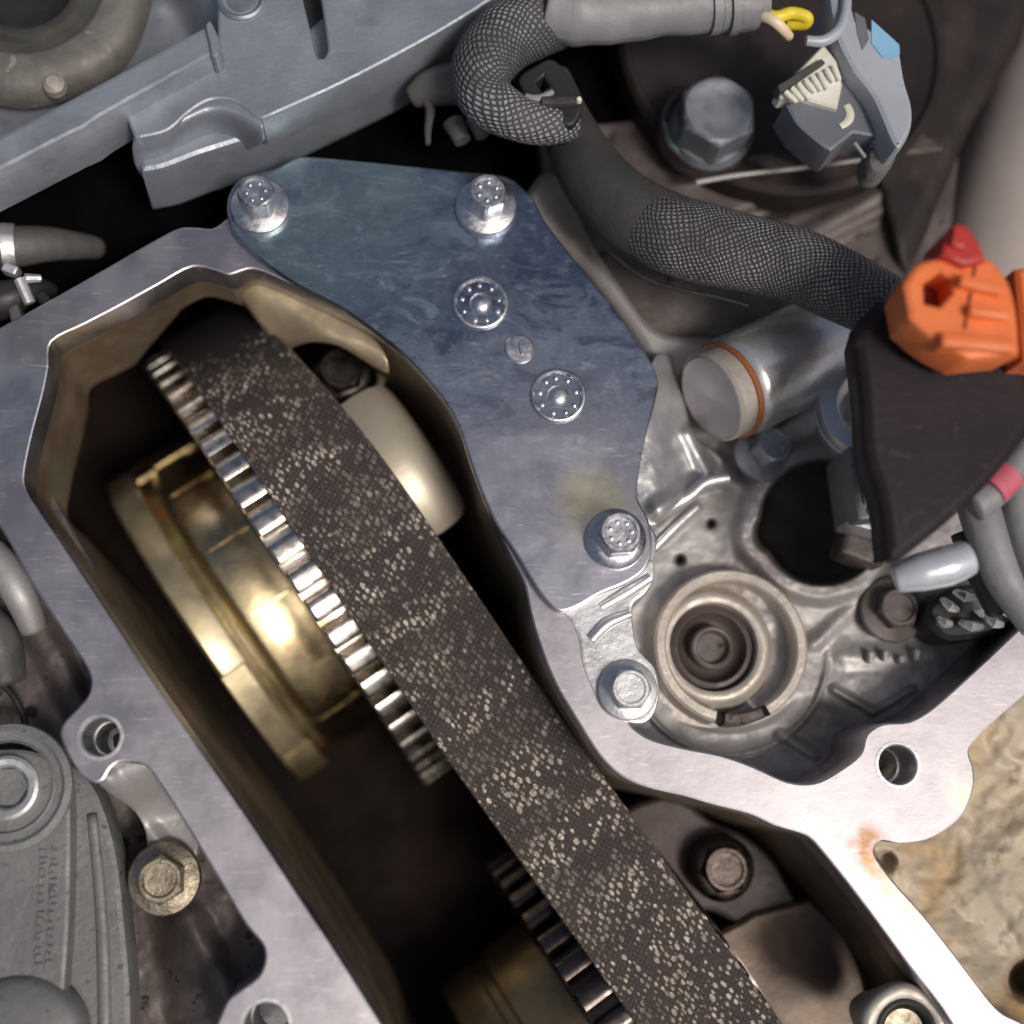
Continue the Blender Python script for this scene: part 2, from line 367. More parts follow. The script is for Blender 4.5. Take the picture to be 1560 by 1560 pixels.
m_creamw=M('cream_wire_insulation',(.85,.72,.52),(.78,.62,.42),0,.35,.5,bump=.4)
m_beige=M('beige_duct',(.44,.385,.355),(.38,.33,.30),0,.6,.8,ns=4,bump=1,bs=20)
m_pink=M('pink_band',(.62,.14,.19),(.5,.11,.16),0,.4,.6,bump=.4)
m_plum=M('plum_brown_casting',(.060,.042,.042),(.038,.028,.028),.2,.4,.55,ns=4,bump=1.5,bs=50)
m_floorbr=M('brown_inner_floor',(.19,.135,.10),(.11,.078,.06),.35,.36,.5,ns=4,bump=1.6,bs=50)
m_hosew=M('pale_glossy_pipe',(.62,.65,.72),(.55,.57,.62),.3,.2,.3,bump=.5)
m_olive=M('olive_dark_seal',(.085,.085,.075),(.06,.058,.05),.2,.45,.6,bump=1)
m_green=M('sea_green_seal',(.15,.38,.33),(.22,.30,.28),.1,.35,.5,bump=.5)
def belt_mat():
    s=NT('glass_fleck_belt_fabric'); uv=s.tc.outputs['UV']
    nz=s.n('ShaderNodeTexNoise',i_Scale=5.0,i_Detail=3.0); s.put(nz.inputs['Vector'],uv)
    ad=s.n('ShaderNodeVectorMath',operation='MULTIPLY_ADD'); s.put(ad.inputs[0],nz.outputs['Color']); ad.inputs[1].default_value=(.045,.06,0); s.put(ad.inputs[2],uv)
    wu=ad.outputs[0]
    patch=s.noise(.95,3,uv,dist=.3); den=s.ramp(patch,.40,.58)
    sx=s.n('ShaderNodeSeparateXYZ'); s.put(sx.inputs[0],uv)
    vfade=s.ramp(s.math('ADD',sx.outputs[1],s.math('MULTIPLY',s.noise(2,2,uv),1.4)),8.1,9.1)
    fine=s.noise(34,5,uv,rough=.7); brk=s.ramp(s.noise(24,3,uv),.36,.50,.45,1)
    def layer(sc,rot,thr,rmin,rvar,rnd=.42):
        vo=s.n('ShaderNodeTexVoronoi',feature='F1',i_Scale=1.0,i_Randomness=rnd); s.put(vo.inputs['Vector'],s.mapping(sc,(0,0,rot),wu))
        sep=s.n('ShaderNodeSeparateColor'); s.put(sep.inputs[0],vo.outputs['Color'])
        rad=s.math('MULTIPLY',s.math('ADD',rmin,s.math('MULTIPLY',sep.outputs[0],rvar)),s.ramp(s.math('ADD',sep.outputs[1],s.math('MULTIPLY',den,.8)),thr,thr+.35))
        rad=s.math('MULTIPLY',rad,vfade)
        return s.math('MULTIPLY',s.ramp(vo.outputs['Distance'],s.math('ADD',rad,.12),s.math('SUBTRACT',rad,.06)),s.math('MULTIPLY',brk,s.ramp(sep.outputs[2],0,.8,.55,1)))
    sp=s.math('MAXIMUM',layer((11.5,7.0,1),.42,.30,.18,.25),s.math('MULTIPLY',layer((14,6,1),.34,.66,.12,.22,.9),.8))
    wv=s.n('ShaderNodeSeparateXYZ'); s.put(wv.inputs[0],s.mapping((44,44,1),(0,0,.45),wu))
    weave=s.math('ABSOLUTE',s.math('MULTIPLY',s.math('SINE',wv.outputs[0]),s.math('SINE',wv.outputs[1])))
    band=s.ramp(s.noise(1,3,s.mapping((.25,1.5,1),(0,0,0),uv)),.40,.56); base=s.mix(s.ramp(fine,.38,.64),(.020,.015,.014),(.078,.060,.056)); base=s.mix(s.math('MULTIPLY',band,.55),base,(.022,.017,.018)); sp=s.math('MULTIPLY',sp,s.math('SUBTRACT',1.0,s.math('MULTIPLY',band,.8))); base=s.mix(s.ramp(weave,.4,.9,0,.35),base,(.12,.10,.09))
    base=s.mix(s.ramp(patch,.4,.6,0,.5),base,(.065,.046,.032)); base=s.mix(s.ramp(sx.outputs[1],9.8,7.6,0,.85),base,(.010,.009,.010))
    # worn, furry edges
    ed=s.ramp(s.math('ADD',s.math('ABSOLUTE',s.math('SUBTRACT',sx.outputs[0],.93)),s.math('MULTIPLY',fine,.10)),.93,.98)
    base=s.mix(s.math('MULTIPLY',ed,.5),base,(.20,.16,.14))
    s.set(col=s.mix(sp,base,(.86,.76,.64)),rough=s.ramp(sp,0,1,.6,.36),metal=0)
    h=s.math('ADD',s.math('ADD',sp,s.math('MULTIPLY',fine,.9)),s.math('MULTIPLY',weave,.4)); s.put(s.b.inputs['Normal'],s.bump(h,3.0,.9)); return s.m
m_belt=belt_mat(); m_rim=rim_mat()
m_belts=M('belt_edge_rubber',(.035,.027,.025),(.02,.016,.015),0,.5,.7,bump=2,bs=160)
def braid_mat(name,cell,hi,lo,fade=None):
    s=NT(name); uv=s.tc.outputs['UV']
    nz=s.n('ShaderNodeTexNoise',i_Scale=2.2,i_Detail=3.0); s.put(nz.inputs['Vector'],uv)
    ad=s.n('ShaderNodeVectorMath',operation='MULTIPLY_ADD'); s.put(ad.inputs[0],nz.outputs['Color']); ad.inputs[1].default_value=(.16,.22,0); s.put(ad.inputs[2],uv)
    mp=s.mapping((100/cell*math.pi,100/cell*math.pi,1),(0,0,.5),ad.outputs[0])
    sx=s.n('ShaderNodeSeparateXYZ'); s.put(sx.inputs[0],mp)
    a=s.math('ABSOLUTE',s.math('SINE',sx.outputs[0])); b=s.math('ABSOLUTE',s.math('SINE',sx.outputs[1])); h=s.math('MULTIPLY',a,b)
    wear=s.math('MULTIPLY',s.ramp(s.noise(6,5),.36,.62,.2,1),s.ramp(s.noise(60,2),.3,.6,.55,1))
    if fade:
        su=s.n('ShaderNodeSeparateXYZ'); s.put(su.inputs[0],uv); fd=s.ramp(s.math('ADD',su.outputs[1],s.math('MULTIPLY',nz.outputs['Fac'],.9)),fade[0],fade[1]); wear=s.math('MULTIPLY',wear,fd); h=s.math('MULTIPLY',h,s.ramp(fd,0,1,.35,1))
    c=s.mix(s.math('MULTIPLY',s.ramp(h,.3,.66),wear),lo,hi); c=s.mix(s.ramp(s.noise(7,4),.5,.68,0,.5),c,(.13,.12,.115))
    s.set(col=c,rough=s.ramp(wear,0,1,.75,.5)); nr=s.bump(s.noise(9,3),9,.5)
    s.put(s.b.inputs['Normal'],s.bump(h,3.0,.9,nr)); return s.m
m_braid=braid_mat('grey_braided_sleeve_weave',7.0,(.33,.32,.33),(.045,.042,.043),(.5,1.3))
m_braid2=braid_mat('silver_braided_loop_weave',8.0,(.36,.365,.40),(.05,.05,.055),(.6,1.2))
# ------------------------------------------------------------------ bolts
def hexr(c,a0):
    def f(r,t,k):
        a=((t-a0)%(math.pi/3))-math.pi/6; return min(r*math.cos(math.pi/6)/math.cos(a), c[k])
    return f
def bolt(px,py,z,rf,rh,h,label,mat,group=None,rot=0,fh=14,marks=0,ax=(0,0,1),dish=.12,name='flange_bolt',cat='bolt'):
    s=S(px,py,z); rf*=s; rh*=s; c=U(px,py,z); ax=Vector(ax).normalized()
    t=thing(name,label,cat,c,group)
    mesh('flange',lathe([(rf*.97,-2),(rf,2),(rf,fh*.4),(rf*.96,fh*.6),(rh*1.08,fh),(rh*.7,fh+1)],c,ax,48),mat,t)
    R6=rh*1.155; big=1e9
    pr=[(R6,fh-2),(R6,h-rh*.16),(R6,h-rh*.08),(R6,h),(rh*.80,h),(rh*.74,h-rh*dish),(rh*.3,h-rh*dish*1.1),(0,h-rh*dish)]
    lim=[big,big,rh*1.05,rh*.95,big,big,big,big]
    def rf2(r,tt,k): 
        return hexr(lim,R_(rot))(r,tt,k) if k<4 else r
    mesh('head',lathe(pr,c,ax,48,rf2),mat,t,ang=28)
    if marks:
        u,v,a=basis(ax); P=[]
        for i in range(marks):
            q=R_(360*i/marks+rot); cc=c+a*(h-rh*dish)+u*(rh*.55*math.cos(q))+v*(rh*.55*math.sin(q))
            P.append(lathe([(rh*.12,-1),(rh*.10,rh*.07),(0,rh*.11)],cc,ax,8))
        mesh('stamped_mark',join(*P),mat,t)
    return t
# ================================================================== STRUCTURE
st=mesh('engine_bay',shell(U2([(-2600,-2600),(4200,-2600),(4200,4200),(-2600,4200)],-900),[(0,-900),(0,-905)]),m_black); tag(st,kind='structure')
sh=mesh('gap_shade_sheet',shell(U2([(-260,60),(500,-260),(980,-260),(1010,150),(980,270),(860,400),(480,345),(340,372),(170,432),(20,520),(-260,560)],-165),[(0,-165),(0,-175)],bottom=True),m_black,origin=U(300,250,-170))  # sheet added to black out the gap, where there is only shade
tag(sh,'black sheet standing in for the shade in the gap between blue-grey casting and belt case','shade sheet')
# ---- timing case -----------------------------------------------------------
outer_px=[(420,1850),(350,1680),(322,1600),(325,1575),(333,1553),(347,1523),(367,1507),(393,1487),(403,1463),(400,1440),(373,1407),(333,1340),(283,1257),(233,1180),(213,1163),(183,1161),(168,1172),(158,1188),(143,1193),(122,1180),(102,1148),(91,1118),(97,1100),(118,1078),(135,1056),(137,1030),(123,1003),(83,943),(43,880),(3,808),(-60,720),(-75,610),(-50,530),(0,498),(33,480),(100,443),(170,403),(233,367),(273,347),(300,346),(325,347),(350,330),(420,290),(520,280),(740,290),(820,340),(900,450),(950,560),(955,680),(960,760),(1000,815),(993,860),(975,895),(945,918),(925,950),(918,1000),(925,1045),(948,1090),(985,1122),(1040,1138),(1100,1150),(1150,1168),(1200,1190),(1240,1192),(1275,1175),(1310,1148),(1320,1118),(1345,1102),(1385,1098),(1420,1078),(1480,1025),(1560,950),(1660,860),(1720,900),(1660,970),(1560,1060),(1520,1095),(1490,1125),(1477,1145),(1484,1170),(1484,1200),(1470,1238),(1445,1262),(1410,1280),(1370,1285),(1342,1281),(1333,1300),(1360,1340),(1407,1393),(1457,1457),(1507,1523),(1527,1543),(1560,1560),(1640,1620),(1700,1850)]
inner_px=[(293,407),(240,435),(180,468),(130,494),(79,521),(74,560),(66,600),(50,660),(39,712),(38,737),(48,760),(90,822),(150,912),(200,988),(233,1037),(300,1135),(383,1255),(450,1357),(520,1463),(582,1562),(720,1790),(1560,1790),(1450,1560),(1383,1470),(1307,1367),(1247,1292),(1227,1273),(1180,1258),(1140,1240),(1085,1226),(1040,1213),(985,1200),(945,1182),(912,1150),(880,1100),(850,1050),(830,1005),(815,960),(806,925),(797,885),(770,830),(738,750),(712,670),(665,585),(585,505),(520,468),(450,436),(387,410),(350,419),(333,414)]
hole_px=[(153,1123,27),(405,1562,30),(1368,1165,29)]
rim_o=U2(spline(outer_px,n=4)); inner_s=spline(inner_px,n=4)
def dep(px,py):
    if py>1160 or (px>600 and py>560): return 580
    if px<200 and py<780: return 235
    if px<380 and py<480: return 125
    if px>360 and py<620: return 240
    return 560
rim_i=U2(inner_s); a=ccw(rim_i); dmap=[dep(*p) for p in inner_s]
if a[0]!=rim_i[0] or a[1]!=rim_i[1]: dmap=dmap[::-1]
rim_i=a
dm=[sum(dmap[(i+k)%len(dmap)] for k in range(-3,4))/7 for i in range(len(dmap))]
bh=[[(U(x,y).x+r*math.cos(t),U(x,y).y+r*math.sin(t)) for t in [2*math.pi*k/32 for k in range(32)]] for x,y,r in hole_px]
case=thing('timing_case','open aluminium belt case with lilac-grey machined rim round the toothed belt','engine case',U(640,1190,0))
V,Fc=shell(rim_o,[(3.5,0),(1,-1),(0,-4),(0,-60),(-6,-170)],[rim_i]+bh,[(3.5,0),(1,-1),(0,-4),(0,-60)])
mesh('rim',(V,Fc),m_rim,case,ang=30)
# inner wall, with draft, deeper on the right than at the head end
n=len(rim_i); W=[];Q=[]; levels=[0,.25,.5,.75,1]
offs=[offset(rim_i,0.0),offset(rim_i,-24)]
for L in levels:
    for i in range(n): W.append((rim_i[i][0],rim_i[i][1],-60-L*(dm[i]-60)))
for i in range(n): W.append((offs[1][i][0],offs[1][i][1],-dm[i]))
for i in range(n): W.append((offs[1][i][0],offs[1][i][1],-62))
rows=len(levels)+2
for k in range(rows-1):
    for i in range(n):
        j=(i+1)%n; Q.append((k*n+i,k*n+j,(k+1)*n+j,(k+1)*n+i))
mesh('inner_wall',(W,Q),m_wall,case,ang=50)
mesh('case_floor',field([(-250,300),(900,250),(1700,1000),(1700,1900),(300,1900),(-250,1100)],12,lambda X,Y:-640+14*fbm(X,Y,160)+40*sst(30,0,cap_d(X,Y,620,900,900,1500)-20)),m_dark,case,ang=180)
cw=[U(x,y,-240) for x,y in spline([(60,1080),(-60,900),(-100,640),(-60,460),(60,370),(200,330),(420,300),(600,340),(760,480)],closed=False)]
Vw=[(p.x,p.y,-240) for p in cw]+[(p.x,p.y,-650) for p in cw]; n=len(cw)
mesh('chamber_light_stop',(Vw,[(i,i+1,n+i+1,n+i) for i in range(n-1)]),m_dark,case,ang=180)  # unseen wall added to stop light leaking in under the rim
for (x,y,r) in hole_px:
    c=U(x,y,0)
    mesh('bolt_hole',lathe([(r+7,.8),(r+2,.9),(r,-2),(r,-70),(r-3,-72),(r-4,-140),(0,-150)],c,n=36),m_castl,case,ang=30)
# flared support under the left ear and boss for the aged bolt
mesh('support_rib',field(spline([(146,1188),(160,1168),(185,1160),(238,1172),(262,1205),(292,1255),(300,1300),(262,1330),(228,1310),(222,1268),(205,1236),(172,1212)],n=3),3,lambda X,Y:-10-112*sst(1165,1270,Y+.3*(X-200))+12*sst(26,0,cap_d(X,Y,165,1190,255,1300))),m_cast,case,ang=180)
# raised inner floor plate and ledge on the right
mesh('lit_wall_shelf',field(spline([(345,418,1),(395,418),(460,440),(525,478),(575,520),(592,560),(560,545),(515,518),(470,512),(428,524),(405,500),(375,462)],n=3),3.5,lambda X,Y:-66-150*sst(0,95,(Y-418-.52*(X-350))*.88+4*np.sin(X/21.))-26*sst(395,350,X)+3*fbm(X,Y,40)),m_litwall,case,ang=180)  # added shelf in bright gold, standing in for the lit inner wall
mesh('inner_ledge',shell(U2(spline([(1000,1215),(1045,1222),(1085,1250),(1140,1275),(1180,1310),(1215,1370),(1300,1490),(1340,1600),(1300,1700),(1240,1600),(1180,1480),(1130,1420),(1090,1390),(1030,1385),(960,1330),(940,1250)]),-300),[(9,-300),(3,-303),(0,-311),(-12,-560)]),m_plum,case,ang=40)
mesh('inner_floor_plate',shell(U2(spline([(1150,1392,1),(1235,1370,1),(1290,1430),(1320,1520),(1300,1640),(1100,1700,1),(1050,1470)]),-285),[(6,-285),(0,-292),(0,-560)]),m_floorbr,case,ang=40)
# ---- belt drive frame --------------------------------------------------------
tA,tB=U(210,540,-70),U(655,1205,-70)
T=(tB-tA); T.z=0; T.normalize(); AX=Vector((-T.y,T.x,0))     # AX points to the upper right
if AX.x<0: AX=-AX
Zv=Vector((0,0,1))
org=U(640,1190,-70); org=Vector((org.x,org.y,0)); 
l0=(Vector((tB.x,tB.y,0))).dot(AX)                             # offset of the sprocket's left face
def W3(s,a,z): return T*s+AX*(a+l0)+Zv*z
RS=500.0; ZC=-586.0; SC=-482.0; THK=15; PITCH=2*math.pi*RS/56
sc=W3(SC,0,ZC)
ph=thing('camshaft_phaser','gold drum with toothed steel sprocket carrying the belt at its upper end','pulley',sc)
mesh('sprocket_drum',lathe([(0,4),(RS-70,4),(RS-66,0),(RS-31,0),(RS-31,214),(RS-80,214),(0,214)],sc,AX,132),m_tooth,ph,ang=30)
def toothmesh(Rr,pitch,wd,name,mat,thing_,c,h=30,fill=.56):
    w=pitch*fill/2; e=4
    cs=[(-w-5,-h-2),(-w-2,-e),(-w+e*.7,-1),(-w+e+5,0),(w-e-5,0),(w-e*.7,-1),(w+2,-e),(w+5,-h-2)]
    V=[];Q=[];n=len(cs)
    for ax_,ins in ((0,4),(4,0),(wd-4,0),(wd,4)):
        for t,r in cs: V.append(c+T*(t*(1-ins*.03))+Zv*(Rr+r-ins*.6)+AX*ax_)
    for k in range(3):
        for i in range(n-1): Q.append((k*n+i,k*n+i+1,(k+1)*n+i+1,(k+1)*n+i))
    Q.append(tuple(range(n)));Q.append(tuple(3*n+i for i in range(n-1,-1,-1)))
    return mesh(name,(V,Q),mat,thing_,ang=25)
def ring_teeth(first,N,cnt,start):
    for i in range(cnt):
        o=first if i==0 else first.copy()
        if i: COL.objects.link(o); o.parent=first.parent
        o.matrix_local=Matrix.Rotation((start+i)*2*math.pi/N,4,T.cross(Zv)*-1) if False else Matrix.Rotation((start+i)*2*math.pi/N,4,AX)
t0=toothmesh(RS,PITCH,214,'tooth',m_tooth,ph,sc); ring_teeth(t0,56,56,0)
# phaser body, left of the sprocket
B0=340
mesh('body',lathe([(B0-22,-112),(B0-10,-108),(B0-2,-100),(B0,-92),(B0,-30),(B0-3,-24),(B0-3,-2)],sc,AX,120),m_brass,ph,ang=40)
mesh('groove_ring',lathe([(B0-26,-136),(B0-26,-108)],sc,AX,120),m_groove,ph)
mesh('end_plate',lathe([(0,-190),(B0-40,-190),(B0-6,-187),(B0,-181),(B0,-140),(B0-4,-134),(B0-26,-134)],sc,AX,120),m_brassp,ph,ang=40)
# locking lugs and raised bands on the drum
def lug(c,R,a0,a1,x0,x1,h):
    V=[];Q=[];n=14
    for i in range(n+1):
        t=R_(a0+(a1-a0)*i/n); d=T*math.sin(t)+Zv*math.cos(t)
        for xx,hh in ((x0,-4),(x0,h-3),(x0+3,h),(x1-3,h),(x1,h-3),(x1,-4)): V.append(c+d*(R+hh)+AX*xx)
    for i in range(n):
        for k in range(5): Q.append((i*6+k,i*6+k+1,(i+1)*6+k+1,(i+1)*6+k))
    Q+= [tuple(range(6)),tuple(n*6+k for k in range(5,-1,-1))]
    return V,Q
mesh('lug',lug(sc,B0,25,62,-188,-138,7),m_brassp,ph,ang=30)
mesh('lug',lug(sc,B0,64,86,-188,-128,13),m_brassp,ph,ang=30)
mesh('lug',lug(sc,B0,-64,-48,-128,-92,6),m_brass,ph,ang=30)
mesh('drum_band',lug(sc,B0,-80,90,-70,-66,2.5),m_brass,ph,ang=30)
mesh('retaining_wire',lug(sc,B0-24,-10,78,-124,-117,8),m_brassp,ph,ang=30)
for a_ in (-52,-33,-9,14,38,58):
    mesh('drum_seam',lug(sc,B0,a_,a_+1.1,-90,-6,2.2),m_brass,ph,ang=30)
# belt ------------------------------------------------------------------------
leave=5.0; path=[]; Rb=RS+THK
for i in range(64):
    th=R_(-125+(125+leave)*i/63); path.append((SC+Rb*math.sin(th),ZC+Rb*math.cos(th),th))
s0,z0,_=path[-1]; LB=SC+Rb*0
for k in range(1,60): path.append((s0+k*24*math.cos(R_(leave)),z0-k*24*math.sin(R_(leave)),R_(leave)))
BA0,BA1=50,236
def wsc(s): return 1-.15*float(sst(-350,-960,s)) 
V=[];Q=[];uv=[];L=0
prof=[(0,-THK),(0,-3),(2.5,0)]+[( (BA1-BA0)*k/14,0) for k in range(1,14)]+[(BA1-BA0-2.5,0),(BA1-BA0,-3),(BA1-BA0,-THK)]
m=len(prof)
for i,(s,z,th) in enumerate(path):
    if i: L+=math.hypot(s-path[i-1][0],z-path[i-1][1])
    d=T*math.sin(th)+Zv*math.cos(th); drift=max(0,s)*.03
    for a_,h in prof:
        V.append(T*s+Zv*z+AX*(l0+BA0+a_*wsc(s)+drift)+d*h); uv.append(((a_)/100,L/100))
for i in range(len(path)-1):
    for k in range(m-1): Q.append((i*m+k,i*m+k+1,(i+1)*m+k+1,(i+1)*m+k))
    Q.append((i*m+m-1,i*m,(i+1)*m,(i+1)*m+m-1))
bt=thing('timing_belt','dark ribbed timing belt with cream flecks running diagonally through the open case','belt',W3(-200,140,-70))
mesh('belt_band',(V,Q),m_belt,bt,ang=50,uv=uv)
def belt_tooth(s,z,th,first=[None]):
    if first[0] is None:
        cs=[(-12,0),(-11,-18),(-7,-24),(7,-24),(11,-18),(12,0)]; V=[];Q=[]
        for a_ in (0,150):
            for t,h in cs: V.append(T*t+Zv*h+AX*a_)
        Q=[(i,i+1,i+7,i+6) for i in range(5)]+[tuple(range(6)),tuple(range(11,5,-1))]
        o=mesh('tooth',(V,Q),m_belts,None,ang=30); first[0]=o
    else: o=first[0].copy(); COL.objects.link(o)
    o.parent=bt; drift=max(0,s)*.03
    o.matrix_local=Matrix.Translation((T*s+Zv*z+AX*(l0+BA0+drift))*K-Vector(bt.location))@Matrix.Rotation(th,4,AX)
dp=2*math.pi/56
for i in range(-18,1):
    th=(i+.5)*dp
    if th<R_(leave): belt_tooth(SC+(RS)*math.sin(th),ZC+(RS)*math.cos(th),th)
for k in range(24):
    d=(k+.3)*PITCH; belt_tooth(s0+d*math.cos(R_(leave))-THK*math.sin(R_(leave)),z0-d*math.sin(R_(leave))-THK*math.cos(R_(leave)),R_(leave))
# lower sprocket ----------------------------------------------------------------
R2=330.0; S2=522.0; Z2=z0-(S2-s0)*math.tan(R_(leave))-THK/math.cos(R_(leave))-R2-2
c2=W3(S2,8,Z2); N2=37
lp=thing('drive_sprocket','dark steel sprocket half hidden under the belt at the bottom edge','sprocket',c2)
mesh('sprocket_drum',lathe([(0,4),(R2-31,0),(R2-31,255),(0,255)],c2,AX,112),m_toothd,lp,ang=30)
t1=toothmesh(R2,2*math.pi*R2/N2,250,'tooth',m_toothd,lp,c2,fill=.5); ring_teeth(t1,N2,N2,.35)
mesh('hub',lathe([(0,-190),(186,-190),(194,-184),(196,-176),(196,-120),(190,-114),(190,-100),(200,-94),(200,-2)],c2+Vector((0,0,-20)),AX,90),m_brassd,lp,ang=30)
# bearing cap right of the belt ---------------------------------------------------
bc=thing('bearing_cap','smooth cream rounded bearing cap between belt and zinc plate','bearing cap',W3(-470,290,-340))
cb=W3(-488,232,-352)
V=[];Q=[];n=48
for i in range(n+1):
    t=R_(-27+72*i/n); d=T*math.sin(t)+Zv*math.cos(t)
    for xx,rr in ((0,0),(0,232),(30,235),(56,232),(74,224),(86,210),(93,190),(96,160),(96,0)): V.append(cb+d*rr+AX*xx)
for i in range(n):
    for k in range(8): Q.append((i*9+k,i*9+k+1,(i+1)*9+k+1,(i+1)*9+k))
Q.append(tuple(n*9+k for k in range(9))); Q.append(tuple(range(8,-1,-1)))
mesh('cap_shell',(V,Q),m_cream,bc,ang=50)
tb=tube([U(x,y,-260) for x,y in ((470,600),(500,625),(545,618),(580,585),(570,540))],[7]*5,n=10)[0]
mesh('oil_rail',tb,m_cream,bc)
# ================================================================== ZINC BRACKET
plate_px=[(345,318),(350,292),(366,272),(392,263),(420,255),(452,239),(475,238),(530,243),(620,252),(700,260),(770,268),(808,296),(830,335),(868,385),(925,455),(968,515),(993,552),(1003,580),(999,610),(986,660),(975,715),(972,758),(988,790),(994,835),(982,868),(955,888),(915,905),(880,925),(855,932),(838,922),(815,893),(785,842),(757,800),(737,758),(715,700),(697,645),(672,603),(622,545),(570,502),(520,467),(462,437),(412,405),(372,372),(352,348)]
g0=U(600,500,22)
plate=thing('bracket_plate','blue-violet zinc plated bracket with stamped rivets bolted over the case rim','bracket',g0)
zt=(U(500,285,22)-g0)*K; zg=(U(905,768,22)-g0)*K; zp=(U(850,860,22)-g0)*K
m_zinc=zinc()
mesh('plate',shell(U2(spline(plate_px,n=4),22),[(4,22),(1.5,21),(0,18),(0,4)],bottom=True),m_zinc,plate,ang=30)
def rivet(x,y,r,slot=False):
    s=S(x,y,22); c=U(x,y,22); r*=s
    P=[lathe([(r,-1),(r,3),(r-2,5),(r-5,5),(r-7,2),(r-9,-.6)],c,n=44)] if not slot else []
    if slot:
        P.append(lathe([(r,-1),(r,2),(r-3,5),(r*.4,6),(0,6)],c,n=32)); o=mesh('rivet',join(*P),m_steelb,plate,ang=40)
        mesh('slot',bez_box((c.x+2,c.y,c.z+8.5),5,r*1.0,6,8,1.5),m_boltd,o); return
    P.append(lathe([(r*.42,-1),(r*.36,4),(r*.2,7),(0,8)],c,n=20))
    for i in range(9):
        t=R_(i*40+13+random.uniform(-5,5)); k=.66; q=c+Vector((math.cos(t)*r*k,math.sin(t)*r*k,0)); rr=r*random.uniform(.08,.13)
        P.append(lathe([(rr,-1),(rr*.8,3),(0,4.5)],q,n=9))
    mesh('rivet',join(*P),m_steelb,plate,ang=50)
rivet(732,462,43); rivet(850,603,43); rivet(791,532,23,True)
G='bright flange bolts holding the zinc bracket'
bolt(397,318,22,45,25,64,'silver flange bolt at the upper left corner of the zinc bracket',m_steelb,G,10,18,6)
bolt(740,318,22,47,26,66,'silver flange bolt at the top of the bracket below the braided loop',m_steelb,G,25,18,6)
bolt(937,822,22,47,30,60,'silver flange bolt in the gold-tinted lower corner of the bracket',m_steelb,G,5,18,7)
# casting foot under the bracket's lower end
ft=mesh('lug',shell(U2(spline([(850,925),(900,905),(960,880),(992,850),(998,880),(985,905),(965,925),(972,985),(1000,1020),(1004,1070),(985,1102),(950,1100),(915,1075),(888,1020),(880,975),(868,945)]),2),[(7,2.5),(3,2),(0,-6),(-4,-120)]),m_castl,case,ang=50)
mesh('ridge',tube([U(x,y,2) for x,y in ((900,975),(925,950),(960,935))],[9,10,7],n=12)[0],m_castl,ft)
mesh('ridge',tube([U(x,y,-2) for x,y in ((915,925),(950,905),(990,880))],[8,11,9],n=12)[0],m_castl,ft)
bolt(955,1052,2,46,28,40,'pale grey low bolt on the rim below the zinc bracket end',m_castl,None,0,16)
# ================================================================== UPPER-LEFT COVER
cv=thing('engine_cover_casting','blue-grey casting with ledge and port ring across the upper left corner','casting',U(350,100,100))
slot=U2(spline([(452,-60,1),(462,0),(474,50),(482,84),(492,88),(499,74),(492,20),(480,-60,1)]),110)
mesh('face',shell(U2(spline([(184,160,1),(331,78,1),(331,-190,1),(900,-190,1),(860,-80),(745,2),(650,60),(520,128),(400,182,1),(386,176),(366,160),(345,152),(318,154),(288,172),(255,200),(206,212,1)]),110),[(5,110),(1.5,108.5),(0,105),(-3,40)],[slot],[(4,110),(1,108),(0,104),(0,50)]),m_cover,cv,ang=35)
mesh('slot_floor',shell(U2([(445,-70),(505,-70),(505,95),(470,95)],52),[(0,52),(0,45)]),m_blackpl,cv)
mesh('side_skirt',shell(U2(spline([(203,200,1),(215,262,1),(250,255),(300,236),(350,220),(395,205),(520,146),(640,84),(735,12),(860,-70,1),(600,-70,1),(400,100),(300,150)]),55),[(8,55),(2,52),(0,44),(-6,-60)]),m_cover,cv,ang=45)
mesh('boss_flank',field(spline([(204,208),(255,196),(288,168),(318,150),(345,148),(368,158),(398,182),(395,206),(300,238),(216,262)],n=3),4,lambda X,Y:107-62*sst(0,58,Y-(205-.0*X)+45*np.exp(-((X-330)/70.)**2))-12*sst(0,30,Y-245+.25*(X-210))),m_cover,cv,ang=180)
mesh('ledge',shell(U2([(-80,250),(0,207),(160,122),(312,40),(322,52),(331,80),(185,160),(150,180),(128,196),(105,206),(0,260),(-80,300)],150),[(7,150),(2,148.5),(0,143),(0,50)]),m_cover,cv,ang=30)
mesh('ledge_end',shell(U2(spline([(312,38),(320,30),(334,62),(332,82),(322,84),(318,66)]),158),[(3,158),(0,154),(0,60)]),m_cover,cv,ang=35)
mesh('recess_floor',field([(-90,-70),(360,-70),(340,60),(180,150),(-90,290)],8,lambda X,Y:-30+8*fbm(X,Y,60)+90*sst(245,330,X-.6*Y)),m_cover,cv,ang=180)
pc=U(42,-12,30); s_=S(42,-12,30)
pr=[(62,-160),(68,-20),(80,22),(92,30),(100,30),(106,20),(124,20),(130,30),(138,34),(176,30),(188,22),(196,6),(196,-20)]
mesh('port_bore',lathe([(0,-44),(74,-40),(76,-10)]+pr[2:3],pc,n=64),m_blackpl,cv,ang=40)  # shallow black floor paints the darkness inside the port
mesh('port_ring',lathe(pr[2:7],pc,n=72),m_olive,cv,ang=35)
mesh('port_flange',lathe(pr[6:],pc,n=72,rf=lambda r,t,k:r*(1+.012*math.sin(7*t)*(k>3))),m_taupe,cv,ang=35)
c=U(80,124,66); mesh('lug',lathe([(18,-20),(17,-6),(10,2),(0,4)],c,n=20),m_creamr,cv)
c=U(367,-2,112); mesh('plug',lathe([(38,-6),(38,2),(34,5),(30,2),(27,-8),(24,-8),(22,0),(0,2)],c,n=40),m_boltd,cv,ang=35)
